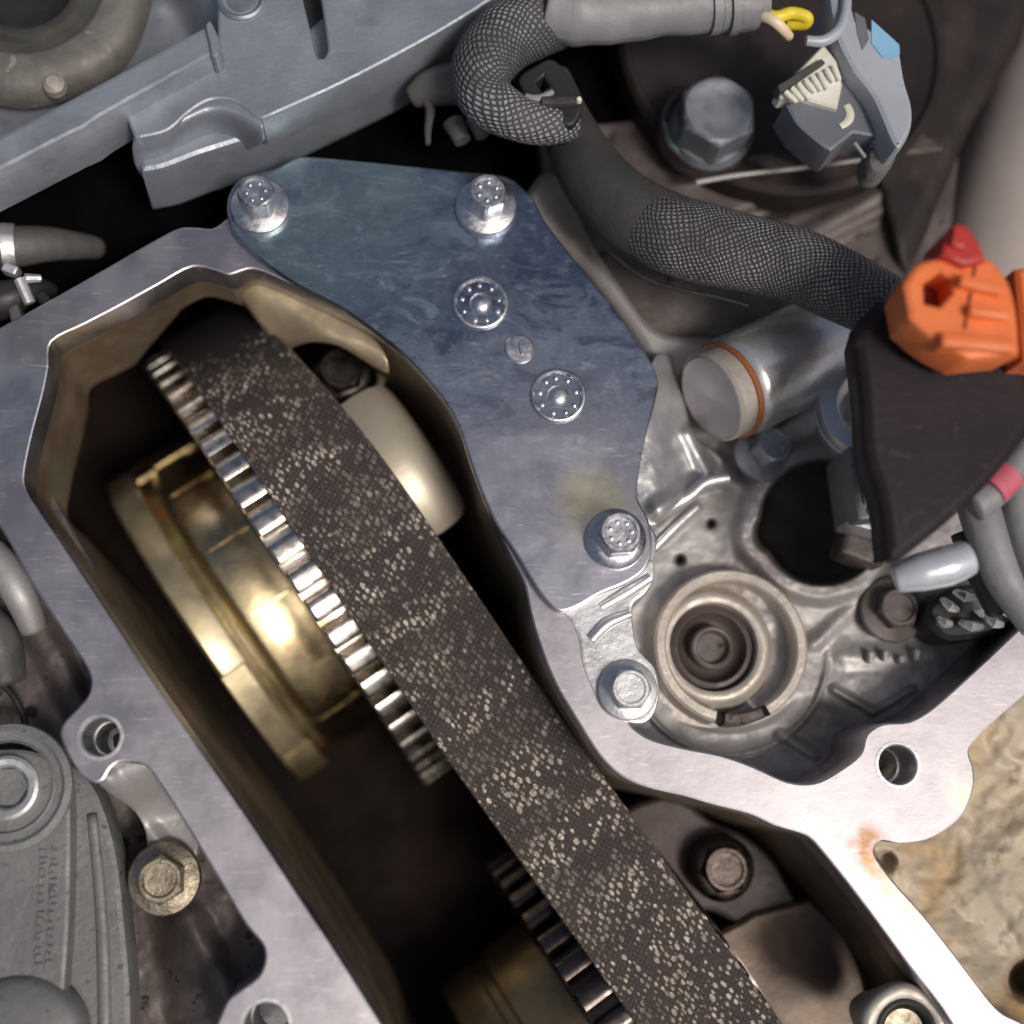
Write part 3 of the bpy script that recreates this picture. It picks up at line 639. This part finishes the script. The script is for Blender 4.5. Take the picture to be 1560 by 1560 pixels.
# ================================================================== RIGHT-HAND BLOCK
def z_block(X,Y):
    z=-128+10*fbm(X,Y,150)+3*fbm(X,Y,22,3,4)
    z+=34*sst(60,0,cap_d(X,Y,1000,560,985,780))                        # bright flank against the bracket
    for x1,y1,x2,y2,r,h in ((1000,790,1040,752,13,22),(1040,752,1100,735,11,18),(1010,822,1060,775,12,16),(1030,700,1085,712,30,22),(1060,690,1120,740,22,14),(1180,660,1260,620,30,18),(1205,640,1290,560,22,14),(1240,980,1330,900,20,12),(1290,1000,1420,1000,26,8),(1270,1050,1330,1085,10,14),(1330,1085,1390,1050,9,12),(1190,1120,1240,1150,14,14)):
        z+=h*sst(r,0,cap_d(X,Y,x1,y1,x2,y2))
    d=np.minimum(np.hypot(X-1252,Y-795)-93,np.minimum(np.hypot(X-1180,Y-812)-29,cap_d(X,Y,1180,812,1250,800)-26))
    z+=22*sst(42,18,d)*sst(0,6,d)+10*sst(70,20,d)
    z-=430*sst(5,-5,d)
    z-=60*sst(5,-5,np.hypot(X-1036,Y-853)-6)+50*sst(5,-5,np.hypot(X-1083,Y-798)-5)
    z-=26*sst(60,0,cap_d(X,Y,1060,1130,1260,1110))*sst(0,12,np.hypot(X-1110,Y-985)-122)
    z+=12*sst(6,0,abs(np.hypot(X-1110,Y-1000)-150))*sst(980,1060,Y)
    return z
blk=thing('engine_block','grey brown cast engine block surface right of the zinc bracket','engine block',U(1200,800,-130))
mesh('block_face',field([(905,430),(1120,420),(1640,470),(1640,930),(1560,1000),(1420,1110),(1330,1180),(1240,1230),(1000,1170),(880,1080),(880,700)],2.6,z_block),m_cast,blk,ang=180)
# brown upper panel
def z_up(X,Y):
    z=-118+10*fbm(X,Y,130,3)
    l=275-(X-1060)*.11
    z+=40*sst(6,-6,Y-l)*sst(1010,1060,X)                                 # step along the light edge line
    z+=20*sst(26,0,cap_d(X,Y,1130,420,1400,260))+14*sst(16,0,cap_d(X,Y,1250,370,1400,290))
    z-=30*sst(20,0,cap_d(X,Y,1090,350,1300,280))
    return z
mesh('upper_face',field([(820,200),(1000,180),(1400,200),(1460,240),(1440,430),(1420,560),(1200,520),(900,500),(830,330)],4,z_up),m_castbr,blk,ang=180)
mesh('cast_shoulder',shell(U2(spline([(800,318),(822,262),(845,262),(868,290),(900,360),(945,430),(1000,500),(1080,520),(1060,560),(1010,575),(965,505),(900,420)]),-72),[(14,-72),(4,-76),(0,-86),(0,-200)]),m_cast,blk,ang=60)  # shoulder in the lighter grey cast metal
bf=mesh('web',field(spline([(1000,540),(1040,560),(1050,650),(1100,700),(1085,740),(1040,760),(1000,800),(975,790),(965,700),(975,620)],n=3),4,lambda X,Y:-16-80*sst(985,1080,X+.12*(700-Y))+26*sst(26,0,cap_d(X,Y,1005,775,1060,742))+22*sst(20,0,cap_d(X,Y,1050,660,1078,720))-4*fbm(X,Y,30)),m_castl,blk,ang=180)
mesh('vein',tube([U(x,y,-42) for x,y in ((985,800),(1015,775),(1050,755),(1075,735),(1110,728))],[11,12,11,10,7],n=12)[0],m_castl,bf)
mesh('vein',tube([U(x,y,-62) for x,y in ((995,835),(1030,800),(1062,772))],[9,9,6],n=12)[0],m_castl,bf)
# round boss with seal
bs=U(1112,985,-92); q=S(1112,985,-92)
rb=thing('seal_housing','round chalky machined seal housing with brown rubber centre on the block','seal housing',bs)
def ringcut(r,t,k): return r
mesh('outer_ring',lathe([(100*q,-60),(100*q,8),(103*q,12),(114*q,12),(118*q,8),(121*q,-60)],bs,n=90,a0=-62,a1=255),m_creamr,rb,ang=35)
mesh('broken_ring_piece',lathe([(99*q,-60),(100*q,2),(103*q,6),(114*q,6),(118*q,2),(121*q,-60)],bs,n=14,a0=-97,a1=-66),m_castbr,rb,ang=35)
ec=U(1088,985,-92)
mesh('cup',lathe([(120*q,-40),(101*q,-38),(86*q,-6),(82*q,0),(74*q,2),(68*q,-2),(66*q,-22)],ec,n=72),m_creamr,rb,ang=50)
mesh('seal',lathe([(67*q,-20),(60*q,-14),(54*q,-14),(48*q,-28),(40*q,-34),(32*q,-34)],ec,n=60),m_seal,rb,ang=50)
mesh('stud',lathe([(34*q,-40),(33*q,-10),(30*q,-7),(26*q,-8),(22*q,-20),(0,-22)],ec,n=40),m_castbr,rb,ang=35)
mesh('recess_floor',lathe([(118*q,-44),(0,-44)],bs,n=60),m_castbr,rb)
# dirty stud bolt and thin ring
bolt(1158,692,-95,46,26,52,'dirty grey bolt beside the silver cylinder end',m_boltd,None,12,16,5,ax=(.25,.1,1))
bolt(1358,930,-110,50,28,40,'brown washered bolt under the pale blurred pipe at right',m_castbr,None,10,14)
# silver cylinder ---------------------------------------------------------------
fc=U(1082,607,-10); q=S(1082,607,-10)
d2=U(1250,512,20)-fc; d2.z=0; d2.normalize(); ax=(-d2*math.cos(R_(15))+Zv*math.sin(R_(15))).normalized()
cy=thing('silver_cylinder','shiny silver cylinder with orange seal ring and flat lilac-grey end','cylinder',fc)
rc=72*q
mesh('end_face',lathe([(rc*.93,-2),(rc*.9,0),(0,0)],fc,ax,56),m_faceg,cy,ang=40)
mesh('collar',lathe([(rc*1.0,-34),(rc*1.0,-6),(rc*.93,-1)],fc,ax,56),m_creamr,cy)
mesh('seal_ring',lathe([(rc*.98,-42),(rc*1.07,-41),(rc*1.09,-37),(rc*1.05,-33),(rc*.98,-32)],fc,ax,56),m_oring,cy)
mesh('barrel',lathe([(rc*.9,-286),(rc*1.1,-280),(rc*1.12,-60),(rc*1.08,-50),(rc*1.0,-44)],fc,ax,56),m_silver,cy,ang=40)
# partly hidden silver ring
rcn=U(1335,612,10)
sr=thing('silver_ring','silver ring half hidden behind the plum-black connector','ring',rcn)
mesh('ring_body',lathe([(60,-50),(60,0),(62,4),(88,0),(94,-8),(96,-16),(90,-22),(98,-26),(98,-70)],rcn,(-.35,.1,1),64),m_castl,sr,ang=30)
# posts standing in the hole
po=thing('hole_bracket','grey moulded post with metal pin over the dark round hole','moulded post',U(1320,740,-60))
mesh('post',bez_box(tuple(U(1320,735,30)),44,120,110,4,6),m_greyp,po)
mesh('foot',bez_box(tuple(U(1322,798,-10)),62,18,60,-14,6),m_castl,po)
mesh('pin',bez_box(tuple(U(1324,752,40)),13,34,30,4,3),m_silver,po)
mesh('tab',bez_box(tuple(U(1340,778,40)),30,12,20,-4,4),m_white,po)
mesh('web',bez_box(tuple(U(1318,835,-60)),76,42,60,-20,8),m_castbr,po)
# ================================================================== UPPER RIGHT
dc=U(1195,60,-60)
cvr=thing('pump_cover','large round dark brown cover behind the white plug connector','cover',dc)
mesh('disc',lathe([(300,-70),(298,-8),(290,0),(282,0),(276,-8),(262,-10),(240,-14),(0,-14)],dc,n=110),m_darkbr,cvr,ang=35)
mesh('skirt_edge',tube([U(x,y,-40) for x,y in ((1060,278),(1130,266),(1220,256),(1310,244))],[5,4,4,3],n=10)[0],m_cast,cvr)
bcp=U(1078,190,-40)
mesh('bolt_cup',lathe([(82,-40),(82,2),(78,6),(74,2),(68,-16),(0,-16)],bcp,n=60),m_castbr,cvr,ang=40)
mesh('cup_seal',lathe([(77,-4),(79,5),(76,7),(72,2)],bcp,n=60,a0=180,a1=300),m_green,cvr)
bolt(1078,205,-46,62,52,86,'large grey hex bolt standing in a round cup at upper right',m_boltd,None,28,20,0,dish=.02,name='hex_bolt')
# beige duct
du=thing('beige_duct','blurred beige duct running down the upper right corner','duct',U(1530,250,-260))
mesh('duct',tube([U(x,y,z) for x,y,z in ((1760,-260,-160),(1650,60,-200),(1580,260,-250),(1530,420,-290),(1480,600,-330))],[170,170,165,160,150],n=36)[0],m_beige,du,ang=180)
bd=thing('brown_shroud','dark olive brown shroud panel between round cover and beige duct','shroud',U(1450,200,-100))
mesh('panel',field([(1380,-80),(1640,-80),(1570,40),(1480,190),(1420,330),(1405,420),(1380,420),(1330,240)],10,lambda X,Y:-90-60*sst(0,70,(X-1560)+.48*(Y+20))+6*fbm(X,Y,80)),m_darkbr,bd,ang=180)
# conduit along the top
cn=thing('wiring_conduit','grey taped wiring conduit along the top edge with ribbed end','conduit',U(1000,10,140))
mesh('tube',tube([U(x,y,140) for x,y in ((835,8),(880,18),(940,20),(1010,12),(1085,8))],[52,52,46,44,42],n=30,wob=.02)[0],m_tape,cn,ang=180)
for i,(x,r) in enumerate(((1082,46),(1098,42),(1110,47),(1126,42),(1140,40))):
    mesh('rib',tube([U(x-6,9,140),U(x+8,7,140)],[r,r],n=30,sub=2)[0],m_tape,cn,ang=40)
mesh('inner_sleeve',tube([U(1120,8,140),U(1165,4,140)],[36,34],n=24)[0],m_tape,cn,ang=40)
y=mesh('yellow_wire',tube([U(a,b,c) for a,b,c in ((1150,14,140),(1180,26,150),(1205,20,150),(1228,26,150),(1226,36,140),(1200,38,130))],[9,10,10,10,10,8],n=14)[0],m_yellow,origin=U(1190,20,140)); tag(y,'bent yellow wire coming out of the conduit end','wire')
y=mesh('cream_wire',tube([U(a,b,c) for a,b,c in ((1150,22,140),(1175,30,155),(1190,42,150),(1202,56,130))],[8,9,9,8],n=14)[0],m_creamw,origin=U(1180,35,140)); tag(y,'short cream wire beside the yellow wire','wire')
# white plug connector --------------------------------------------------------------
wc=U(1290,140,130)
pl=thing('plug_connector','slate and pale grey plug connector with ivory comb insert at upper right','connector',wc)
mesh('lower_housing',shell(U2(spline([(1196,158,1),(1255,120,1),(1310,110),(1368,165,1),(1345,205),(1300,203,1),(1266,230,1),(1252,222),(1215,190)]),130),[(5,130),(1,128),(0,124),(0,60)],bottom=True),m_conns,pl,ang=35)
mesh('upper_housing',shell(U2(spline([(1262,-10,1),(1292,-8),(1305,25),(1322,40),(1345,45),(1372,70,1),(1380,120),(1392,165),(1388,200),(1365,225),(1330,150),(1300,110,1),(1275,60)]),165),[(9,165),(3,162),(0,154),(0,70)],bottom=True),m_conng,pl,ang=40)
mesh('printed_patch',shell(U2([(1328,30),(1346,46),(1370,68),(1371,82),(1362,90),(1345,88),(1328,66)],166.5),[(0,166.5),(0,163)]),m_blue,pl)
mesh('key_slot',shell(U2([(1302,18),(1318,28),(1324,60),(1314,76),(1306,50)],166.2),[(0,166.2),(0,163)]),m_conns,pl)
mesh('latch_arc',tube([U(a,b,170) for a,b in ((1228,62),(1255,62),(1278,45),(1288,15),(1288,-20))],[8,9,10,9,9],n=14)[0],m_conng,pl)
mesh('insert_frame',shell(U2([(1184,140),(1255,66),(1276,92),(1284,128),(1276,165),(1225,150),(1190,148)],142),[(3,142),(0,138),(0,110)],bottom=True),m_white,pl,ang=35)
mesh('insert_lip',shell(U2([(1183,130),(1252,88),(1258,94),(1188,142)],152),[(2,152),(0,149),(0,130)]),m_olive,pl)
p0=U(1200,142,146);p1=U(1270,108,146)
for i in range(8):
    a_=U(1196+i*10.5,140-i*5.6,148); b_=U(1214+i*9.3,156-i*5.2+ (i%3)*3,146)
    mesh('comb_finger',tube([a_,(a_+b_)/2,b_],[4.6,5,3.6],n=8,sub=2)[0],m_white,pl)
mesh('paint_mark',tube([U(a,b,131) for a,b in ((1290,160),(1295,172),(1292,184),(1280,193))],[6,7,7,5],n=12,flat=.4)[0],m_white,pl)
mesh('pin',tube([U(1302,218,120),U(1318,240,120)],[3.5,3.5],n=8)[0],m_silver,pl)
mesh('latch_foot',shell(U2(spline([(1325,225),(1362,215),(1365,240),(1350,262),(1325,258)]),110),[(5,110),(0,104),(0,60)],bottom=True),m_greyp,pl,ang=40)
# braided loop -------------------------------------------------------------------------
lo=thing('braided_loop','silver-grey braided hose looping back on itself above the bracket','hose',U(770,120,120))
(vf,uv)=tube([U(x,y,z) for x,y,z in ((850,28,110),(810,38,120),(765,62,125),(735,105,125),(742,150,120),(785,178,115),(830,190,105),(872,188,90))],[48,54,54,50,44,36,32,26],n=36,sub=10)
mesh('sleeve',vf,m_braid2,lo,ang=180,uv=uv)
cp=thing('hose_clip','dark grey moulded clip with square slot inside the braided loop','clip',U(840,130,110))
mesh('clip_body',shell(U2(spline([(790,118),(815,98),(840,88),(862,105),(880,135),(888,155),(886,172),(870,192),(845,182),(820,170),(800,145)]),128),[(6,128),(2,126),(0,120),(0,60)],[U2([(818,126),(828,118),(836,130),(826,137)],128)],bottom=True),m_blackpl,cp,ang=40)
mesh('clip_bar',tube([U(a,b,134) for a,b in ((800,148),(820,150),(842,140))],[6,6,5],n=10)[0],m_tape,cp)
mesh('clip_bar',tube([U(a,b,134) for a,b in ((825,155),(855,155),(882,153))],[8,9,8],n=10)[0],m_tapedk,cp)
mesh('rivet_head',lathe([(5,-4),(4,3),(0,5)],U(882,152,142),n=12),m_white,cp)
bh_=thing('cable_boot','dim grey rubber boot with small bracket left of the braided loop','boot',U(680,150,20))
mesh('boot',tube([U(x,y,z) for x,y,z in ((625,150,20),(655,135,30),(700,128,40),(730,150,30))],[16,30,36,30],n=20)[0],m_dull,bh_,ang=180)
mesh('prong',tube([U(x,y,30) for x,y in ((640,140),(655,165),(652,195),(652,220))],[9,8,6,4],n=10)[0],m_dull,bh_)
mesh('prong',tube([U(x,y,10) for x,y in ((690,185),(705,215))],[18,14],n=12)[0],m_greyp,bh_)
mesh('prong',tube([U(x,y,14) for x,y in ((722,180),(735,208))],[15,11],n=12)[0],m_greyp,bh_)
# sleeve harness ------------------------------------------------------------------------
hs=thing('braided_harness','long grey braided harness sleeve snaking to the orange connector','harness',U(1080,350,40))
(vf,uv)=tube([U(x,y,z) for x,y,z in ((835,120,20),(862,190,20),(905,270,34),(960,325,46),(1015,352,56),(1060,368,60))],[36,44,56,62,62,60],n=36,sub=8)
mesh('taped_length',vf,m_tapedk,hs,ang=180,uv=uv)
(vf,uv)=tube([U(x,y,z) for x,y,z in ((945,318,44),(1010,352,58),(1075,372,64),(1145,388,74),(1215,405,90),(1280,435,110),(1350,470,140))],[55,62,64,60,58,56,50],n=44,sub=10)
mesh('braided_length',vf,m_braid,hs,ang=180,uv=uv)
mesh('seam_line',tube([U(x,y,z) for x,y,z in ((930,385,10),(975,420,14),(1030,440,20),(1090,452,30),(1140,466,36))],[4]*5,n=8)[0],m_blackpl,hs)
# orange connector ----------------------------------------------------------------------
oc=thing('orange_connector','blurred plum-black sensor connector with orange housing and red latch','connector',U(1430,620,200))
mesh('body',shell(U2(spline([(1300,500,1),(1345,455),(1400,450,1),(1560,540,1),(1580,620),(1545,690),(1500,745),(1440,800),(1372,855,1),(1352,850),(1340,760),(1318,690),(1312,600)]),240),[(16,240),(5,236),(0,224),(16,150)],bottom=True),m_body,oc,ang=60)
mesh('housing',shell(U2(spline([(1374,432,1),(1398,400),(1440,388,1),(1512,392,1),(1540,430),(1552,480),(1556,540,1),(1478,548,1),(1428,522),(1384,486,1)],n=4),350),[(9,350),(3,347),(0,340),(5,270)],[U2([(1406,430),(1432,414),(1450,424),(1452,446),(1432,468),(1408,462)],350)],[(3,350),(0,347),(0,300)],bottom=False),m_orange,oc,ang=40)
mesh('socket_floor',shell(U2([(1395,405),(1465,400),(1465,480),(1395,480)],302),[(0,302),(0,296)]),m_redd,oc)
mesh('guide_rail',bez_box(tuple(U(1497,432,366)),62,17,26,-12,4),m_orange,oc)
mesh('guide_rail',bez_box(tuple(U(1508,474,366)),56,15,26,-6,4),m_orange,oc)
mesh('front_lip',bez_box(tuple(U(1492,520,364)),104,20,30,-4,5),m_orange,oc)
mesh('parting_groove',bez_box(tuple(U(1478,452,351.5)),5,96,3,-14,.8),m_redd,oc)
mesh('neck',bez_box(tuple(U(1470,470,300)),110,100,100,0,10),m_body,oc,ang=40)
mesh('latch',shell(U2([(1434,388),(1442,352),(1458,338),(1476,344),(1492,366),(1504,396),(1470,404)],365),[(6,365),(2,363),(0,358),(0,290)],bottom=True),m_red,oc,ang=40)
mesh('latch_tab',bez_box(tuple(U(1462,362,374)),20,26,20,-15,3),m_red,oc)
mesh('side_block',shell(U2([(1548,408),(1640,400),(1640,552),(1562,548)],300),[(6,300),(0,294),(0,200)],bottom=True),m_orange,oc,ang=40)
# right-hand pipes ------------------------------------------------------------------------
def pipe(name,label,cat,pts,r,mat,flat=1,group=None):
    o=thing(name,label,cat,U(*pts[len(pts)//2]),group); mesh('tube',tube([U(*p) for p in pts],r,n=22,flat=flat)[0],mat,o,ang=180); return o
pipe('pale_pipe','short pale glossy pipe stub below the plum-black connector','pipe',[(1362,882,150),(1400,872,160),(1440,862,165),(1474,850,165)],[20,28,30,26],m_hosew)
p=pipe('ringed_hose','grey hose with a pink band at the right edge','hose',[(1480,770,190),(1520,742,195),(1560,690,200),(1620,610,200)],[26,24,20,24],m_tape)
mesh('pink_band',tube([U(1508,748,199),U(1536,722,200)],[27,26],n=22,sub=2)[0],m_pink,p)
pipe('grey_hose','grey curved hose dropping along the right edge','hose',[(1480,740,120),(1500,800,120),(1530,880,110),(1580,950,90)],[30,32,30,28],m_tape)
pipe('black_hose','black hose between the grey hose and the pale pipe','hose',[(1470,810,90),(1490,860,90),(1520,930,60)],[22,24,18],m_blackpl)
pipe('edge_hose','second grey hose cut by the right edge','hose',[(1545,720,140),(1555,800,140),(1585,890,130)],[22,24,24],m_tape)
cl=thing('crumpled_clip','crumpled bright metal clip beside the case rim at the right','clip',U(1480,935,-20))
for i,(x,y,dx,dy,zz) in enumerate(((1448,920,24,16,-10),(1470,905,30,10,0),(1492,925,12,24,-5),(1515,945,26,12,-14),(1440,945,20,8,-20),(1530,925,16,22,-12),(1480,950,34,7,-25))):
    vf=tube([U(x-dx/2,y-dy/2,zz),U(x,y+4,zz+14),U(x+dx/2,y+dy/2,zz)],[6,9,5],n=6,flat=.5,sub=2)[0]; mesh('fold',vf,m_silver,cl,ang=20)
mesh('clip_base',shell(U2(spline([(1415,925),(1450,895),(1520,890),(1560,915),(1530,960),(1450,975),(1420,955)]),-40),[(8,-40),(0,-48),(0,-120)]),m_blackpl,cl,ang=40)
# cast-in raised marks under the right bolt, too worn to read
cm=thing('cast_marks','worn raised cast marks on the brown block face','cast marks',U(1370,1000,-112))
for x,y,w_,h_ in ((1328,1000,12,20),(1350,998,10,18),(1375,1004,12,14),(1398,998,12,22)):
    mesh('mark',bez_box(tuple(U(x,y,-104)),w_,h_,30,-6,4),m_cast,cm)
# ================================================================== LOWER RIGHT SAND CASTING
def z_sand(X,Y):
    z=-70+26*fbm(X,Y,120)+8*fbm(X,Y,26,4,3)-40*sst(60,0,cap_d(X,Y,1440,1180,1600,1500)-60)*0
    z-=120*sst(38,10,np.hypot(X-1562,Y-1492)); z-=30*sst(60,20,cap_d(X,Y,1480,1200,1560,1080)-20)*0
    z-=50*sst(0,120,X-1330-.72*(Y-1290))*sst(200,0,X-1330-.72*(Y-1290)); z-=34*sst(12,2,np.hypot(X-1348,Y-1312)-8)
    return z
sc_=mesh('sand_casting',field([(1300,1230),(1440,1080),(1640,930),(1660,1700),(1480,1600)],4,z_sand),m_sand,origin=U(1480,1300,-70),ang=180)
tag(sc_,'rough tan sand-cast surface enclosed by the white rim at lower right','casting')
# boss + bolt at the bottom right corner
bb=thing('threaded_boss','cream boss with dark green ring and steel insert at the bottom right','boss',U(1378,1555,-80))
c=U(1382,1572,-30); mesh('boss',lathe([(30,-170),(58,-60),(68,-20),(66,-4),(58,0),(46,-2),(42,-10)],c,n=52,rf=lambda r,t,k:r*(1+.02*math.sin(5*t))),m_creamr,bb,ang=60)
mesh('ring',lathe([(50,-8),(46,0),(42,2),(39,-2),(36,-20)],c,n=52),m_olive,bb,ang=50); mesh('insert',lathe([(38,-26),(30,-14),(14,-16),(0,-20)],c,n=30),m_boltold,bb,ang=30)
bolt(1098,1322,-275,50,32,44,'dark inner bolt with a bright crescent highlight in the belt chamber',m_toothd,None,8,18)
bolt(522,572,-190,44,31,42,'dark oily bolt under the zinc bracket beside the belt',m_toothd,None,20,18)
# ================================================================== LEFT SIDE
def z_left(X,Y):
    z=-150+14*fbm(X,Y,110)+2.5*fbm(X,Y,20,3,5)
    z+=30*sst(40,0,cap_d(X,Y,285,1400,350,1520)); z-=60*sst(60,0,cap_d(X,Y,170,1230,230,1560)-20)
    z+=26*sst(34,6,cap_d(X,Y,60,960,120,1080)); z-=24*sst(4,-4,np.hypot(X-48,Y-1084)-6)
    return z
lb=thing('lower_block','brown-grey cast block behind the belt case at lower left','engine block',U(200,1300,-150))
mesh('block_face',field([(-160,700),(60,720),(260,1080),(420,1330),(470,1660),(-160,1660)],3.5,z_left),m_castbr,lb,ang=180)
gc=thing('grey_side_cover','grey painted side cover with socket plug at the lower left corner','cover',U(50,1350,-60))
mesh('panel',shell(U2(spline([(-90,1150,1),(20,1140),(70,1150),(100,1175),(108,1230),(106,1400),(98,1520),(90,1640,1),(-90,1640,1)]),-60),[(7,-60),(2,-62),(0,-68),(0,-130)]),m_greyp,gc,ang=35)
mesh('side_flange',shell(U2(spline([(60,1170),(110,1165),(150,1210),(178,1300),(192,1420),(200,1520),(200,1660,1),(60,1660,1)]),-92),[(10,-92),(3,-95),(0,-104),(0,-150)]),m_greyp,gc,ang=40)
mesh('flange_ridge',tube([U(x,y,-92) for x,y in ((140,1240),(152,1360),(158,1480),(160,1640))],[8,9,10,10],n=12,flat=.6)[0],m_greyp,gc,ang=180)
pcn=U(12,1200,-58)
mesh('plug_seat',lathe([(96,-4),(94,2),(84,4),(78,0),(70,0),(66,3)],pcn,n=64),m_greyp,gc,ang=30)
pg=thing('socket_plug','round grey socket plug at the left edge of the grey side cover','plug',pcn)
mesh('rim',lathe([(48,-4),(47,8),(42,11),(34,10),(29,2)],pcn,n=52),m_castl,pg,ang=35)
mesh('socket',lathe([(31,4),(27,-8),(22,-26),(0,-28)],pcn,n=48,rf=lambda r,t,k:r*(1-.10*abs(math.sin(3*t)))),m_boltd,pg,ang=30)
c=U(20,1600,-52); mesh('lower_dome',lathe([(104,-30),(100,-6),(88,4),(60,10),(0,14)],c,n=60),m_greyp,gc,ang=50)
# embossed column of moulded characters, worn beyond reading
rnd=random.Random(5); P=[]
for col_ in range(2):
    yy=1296
    while yy<1478:
        x=83-col_*17-(yy-1296)*.05; hh=rnd.choice((7,9,11))
        P.append(bez_box(tuple(U(x+rnd.uniform(-2,2),yy,-57)),rnd.choice((3,9,11)),3,6,rnd.choice((0,0,35,-40)),1)); P.append(bez_box(tuple(U(x-4,yy+2,-57)),3,hh,6,rnd.choice((0,10,-30)),1)); yy+=hh+2.5
e_=mesh('embossed_text',join(*P),m_greyp,gc,ang=30); e_['kind']='stuff'
bolt(252,1338,-108,55,32,44,'aged brown flange bolt between grey side cover and case rim',m_boltold,None,30,18,0,dish=.2)
# left-edge hoses and clamp
pipe('silver_hose','blurred silver hose stub left of the case rim','hose',[(-60,820,-90),(0,862,-80),(30,905,-80),(52,960,-110)],[34,30,26,20],m_cast)
pipe('dull_pipe','dull grey pipe bulge at the left edge below the silver hose','pipe',[(-60,930,-110),(-10,975,-110),(10,1040,-130)],[44,40,30],m_dull)
hc=thing('clamp_fitting','grey hose stub with metal clamp at the left edge above the rim','hose clamp',U(50,400,-40))
mesh('hose_stub',tube([U(x,y,z) for x,y,z in ((-60,382,-20),(20,376,-30),(80,372,-60),(150,378,-130))],[34,34,28,18],n=22)[0],m_dull,hc,ang=180)
mesh('clamp_band',tube([U(4,378,-22),U(24,378,-26)],[40,39],n=26,sub=2)[0],m_castl,hc,ang=30)
mesh('clamp_screw',tube([U(30,425,10),U(46,462,0)],[10,9],n=10,sub=2)[0],m_castl,hc,ang=30)
mesh('clamp_lug',tube([U(38,424,20),U(62,424,10)],[8,6],n=8,sub=2)[0],m_castl,hc,ang=30)
mesh('dark_elbow',tube([U(x,y,z) for x,y,z in ((-40,470,-30),(10,455,-20),(50,440,-30),(80,445,-60))],[34,30,20,14],n=18)[0],m_blackpl,hc,ang=180)
mesh('clamp_ear',bez_box(tuple(U(14,408,14)),26,16,20,-20,4),m_castl,hc)
mesh('clamp_ear',bez_box(tuple(U(20,470,-5)),18,46,24,18,5),m_dull,hc)
mesh('rubber_fin',bez_box(tuple(U(66,455,-18)),20,34,30,40,6),m_blackpl,hc)
mesh('rubber_fin',bez_box(tuple(U(2,445,-12)),16,30,30,-15,5),m_dull,hc)
lw=pipe('lower_left_wire','thin black wire crossing the brown-grey block at the left edge','wire',[(-40,1010,-120),(20,1060,-118),(40,1120,-122),(10,1150,-120)],5,m_blackpl)
scn.render.engine='CYCLES'
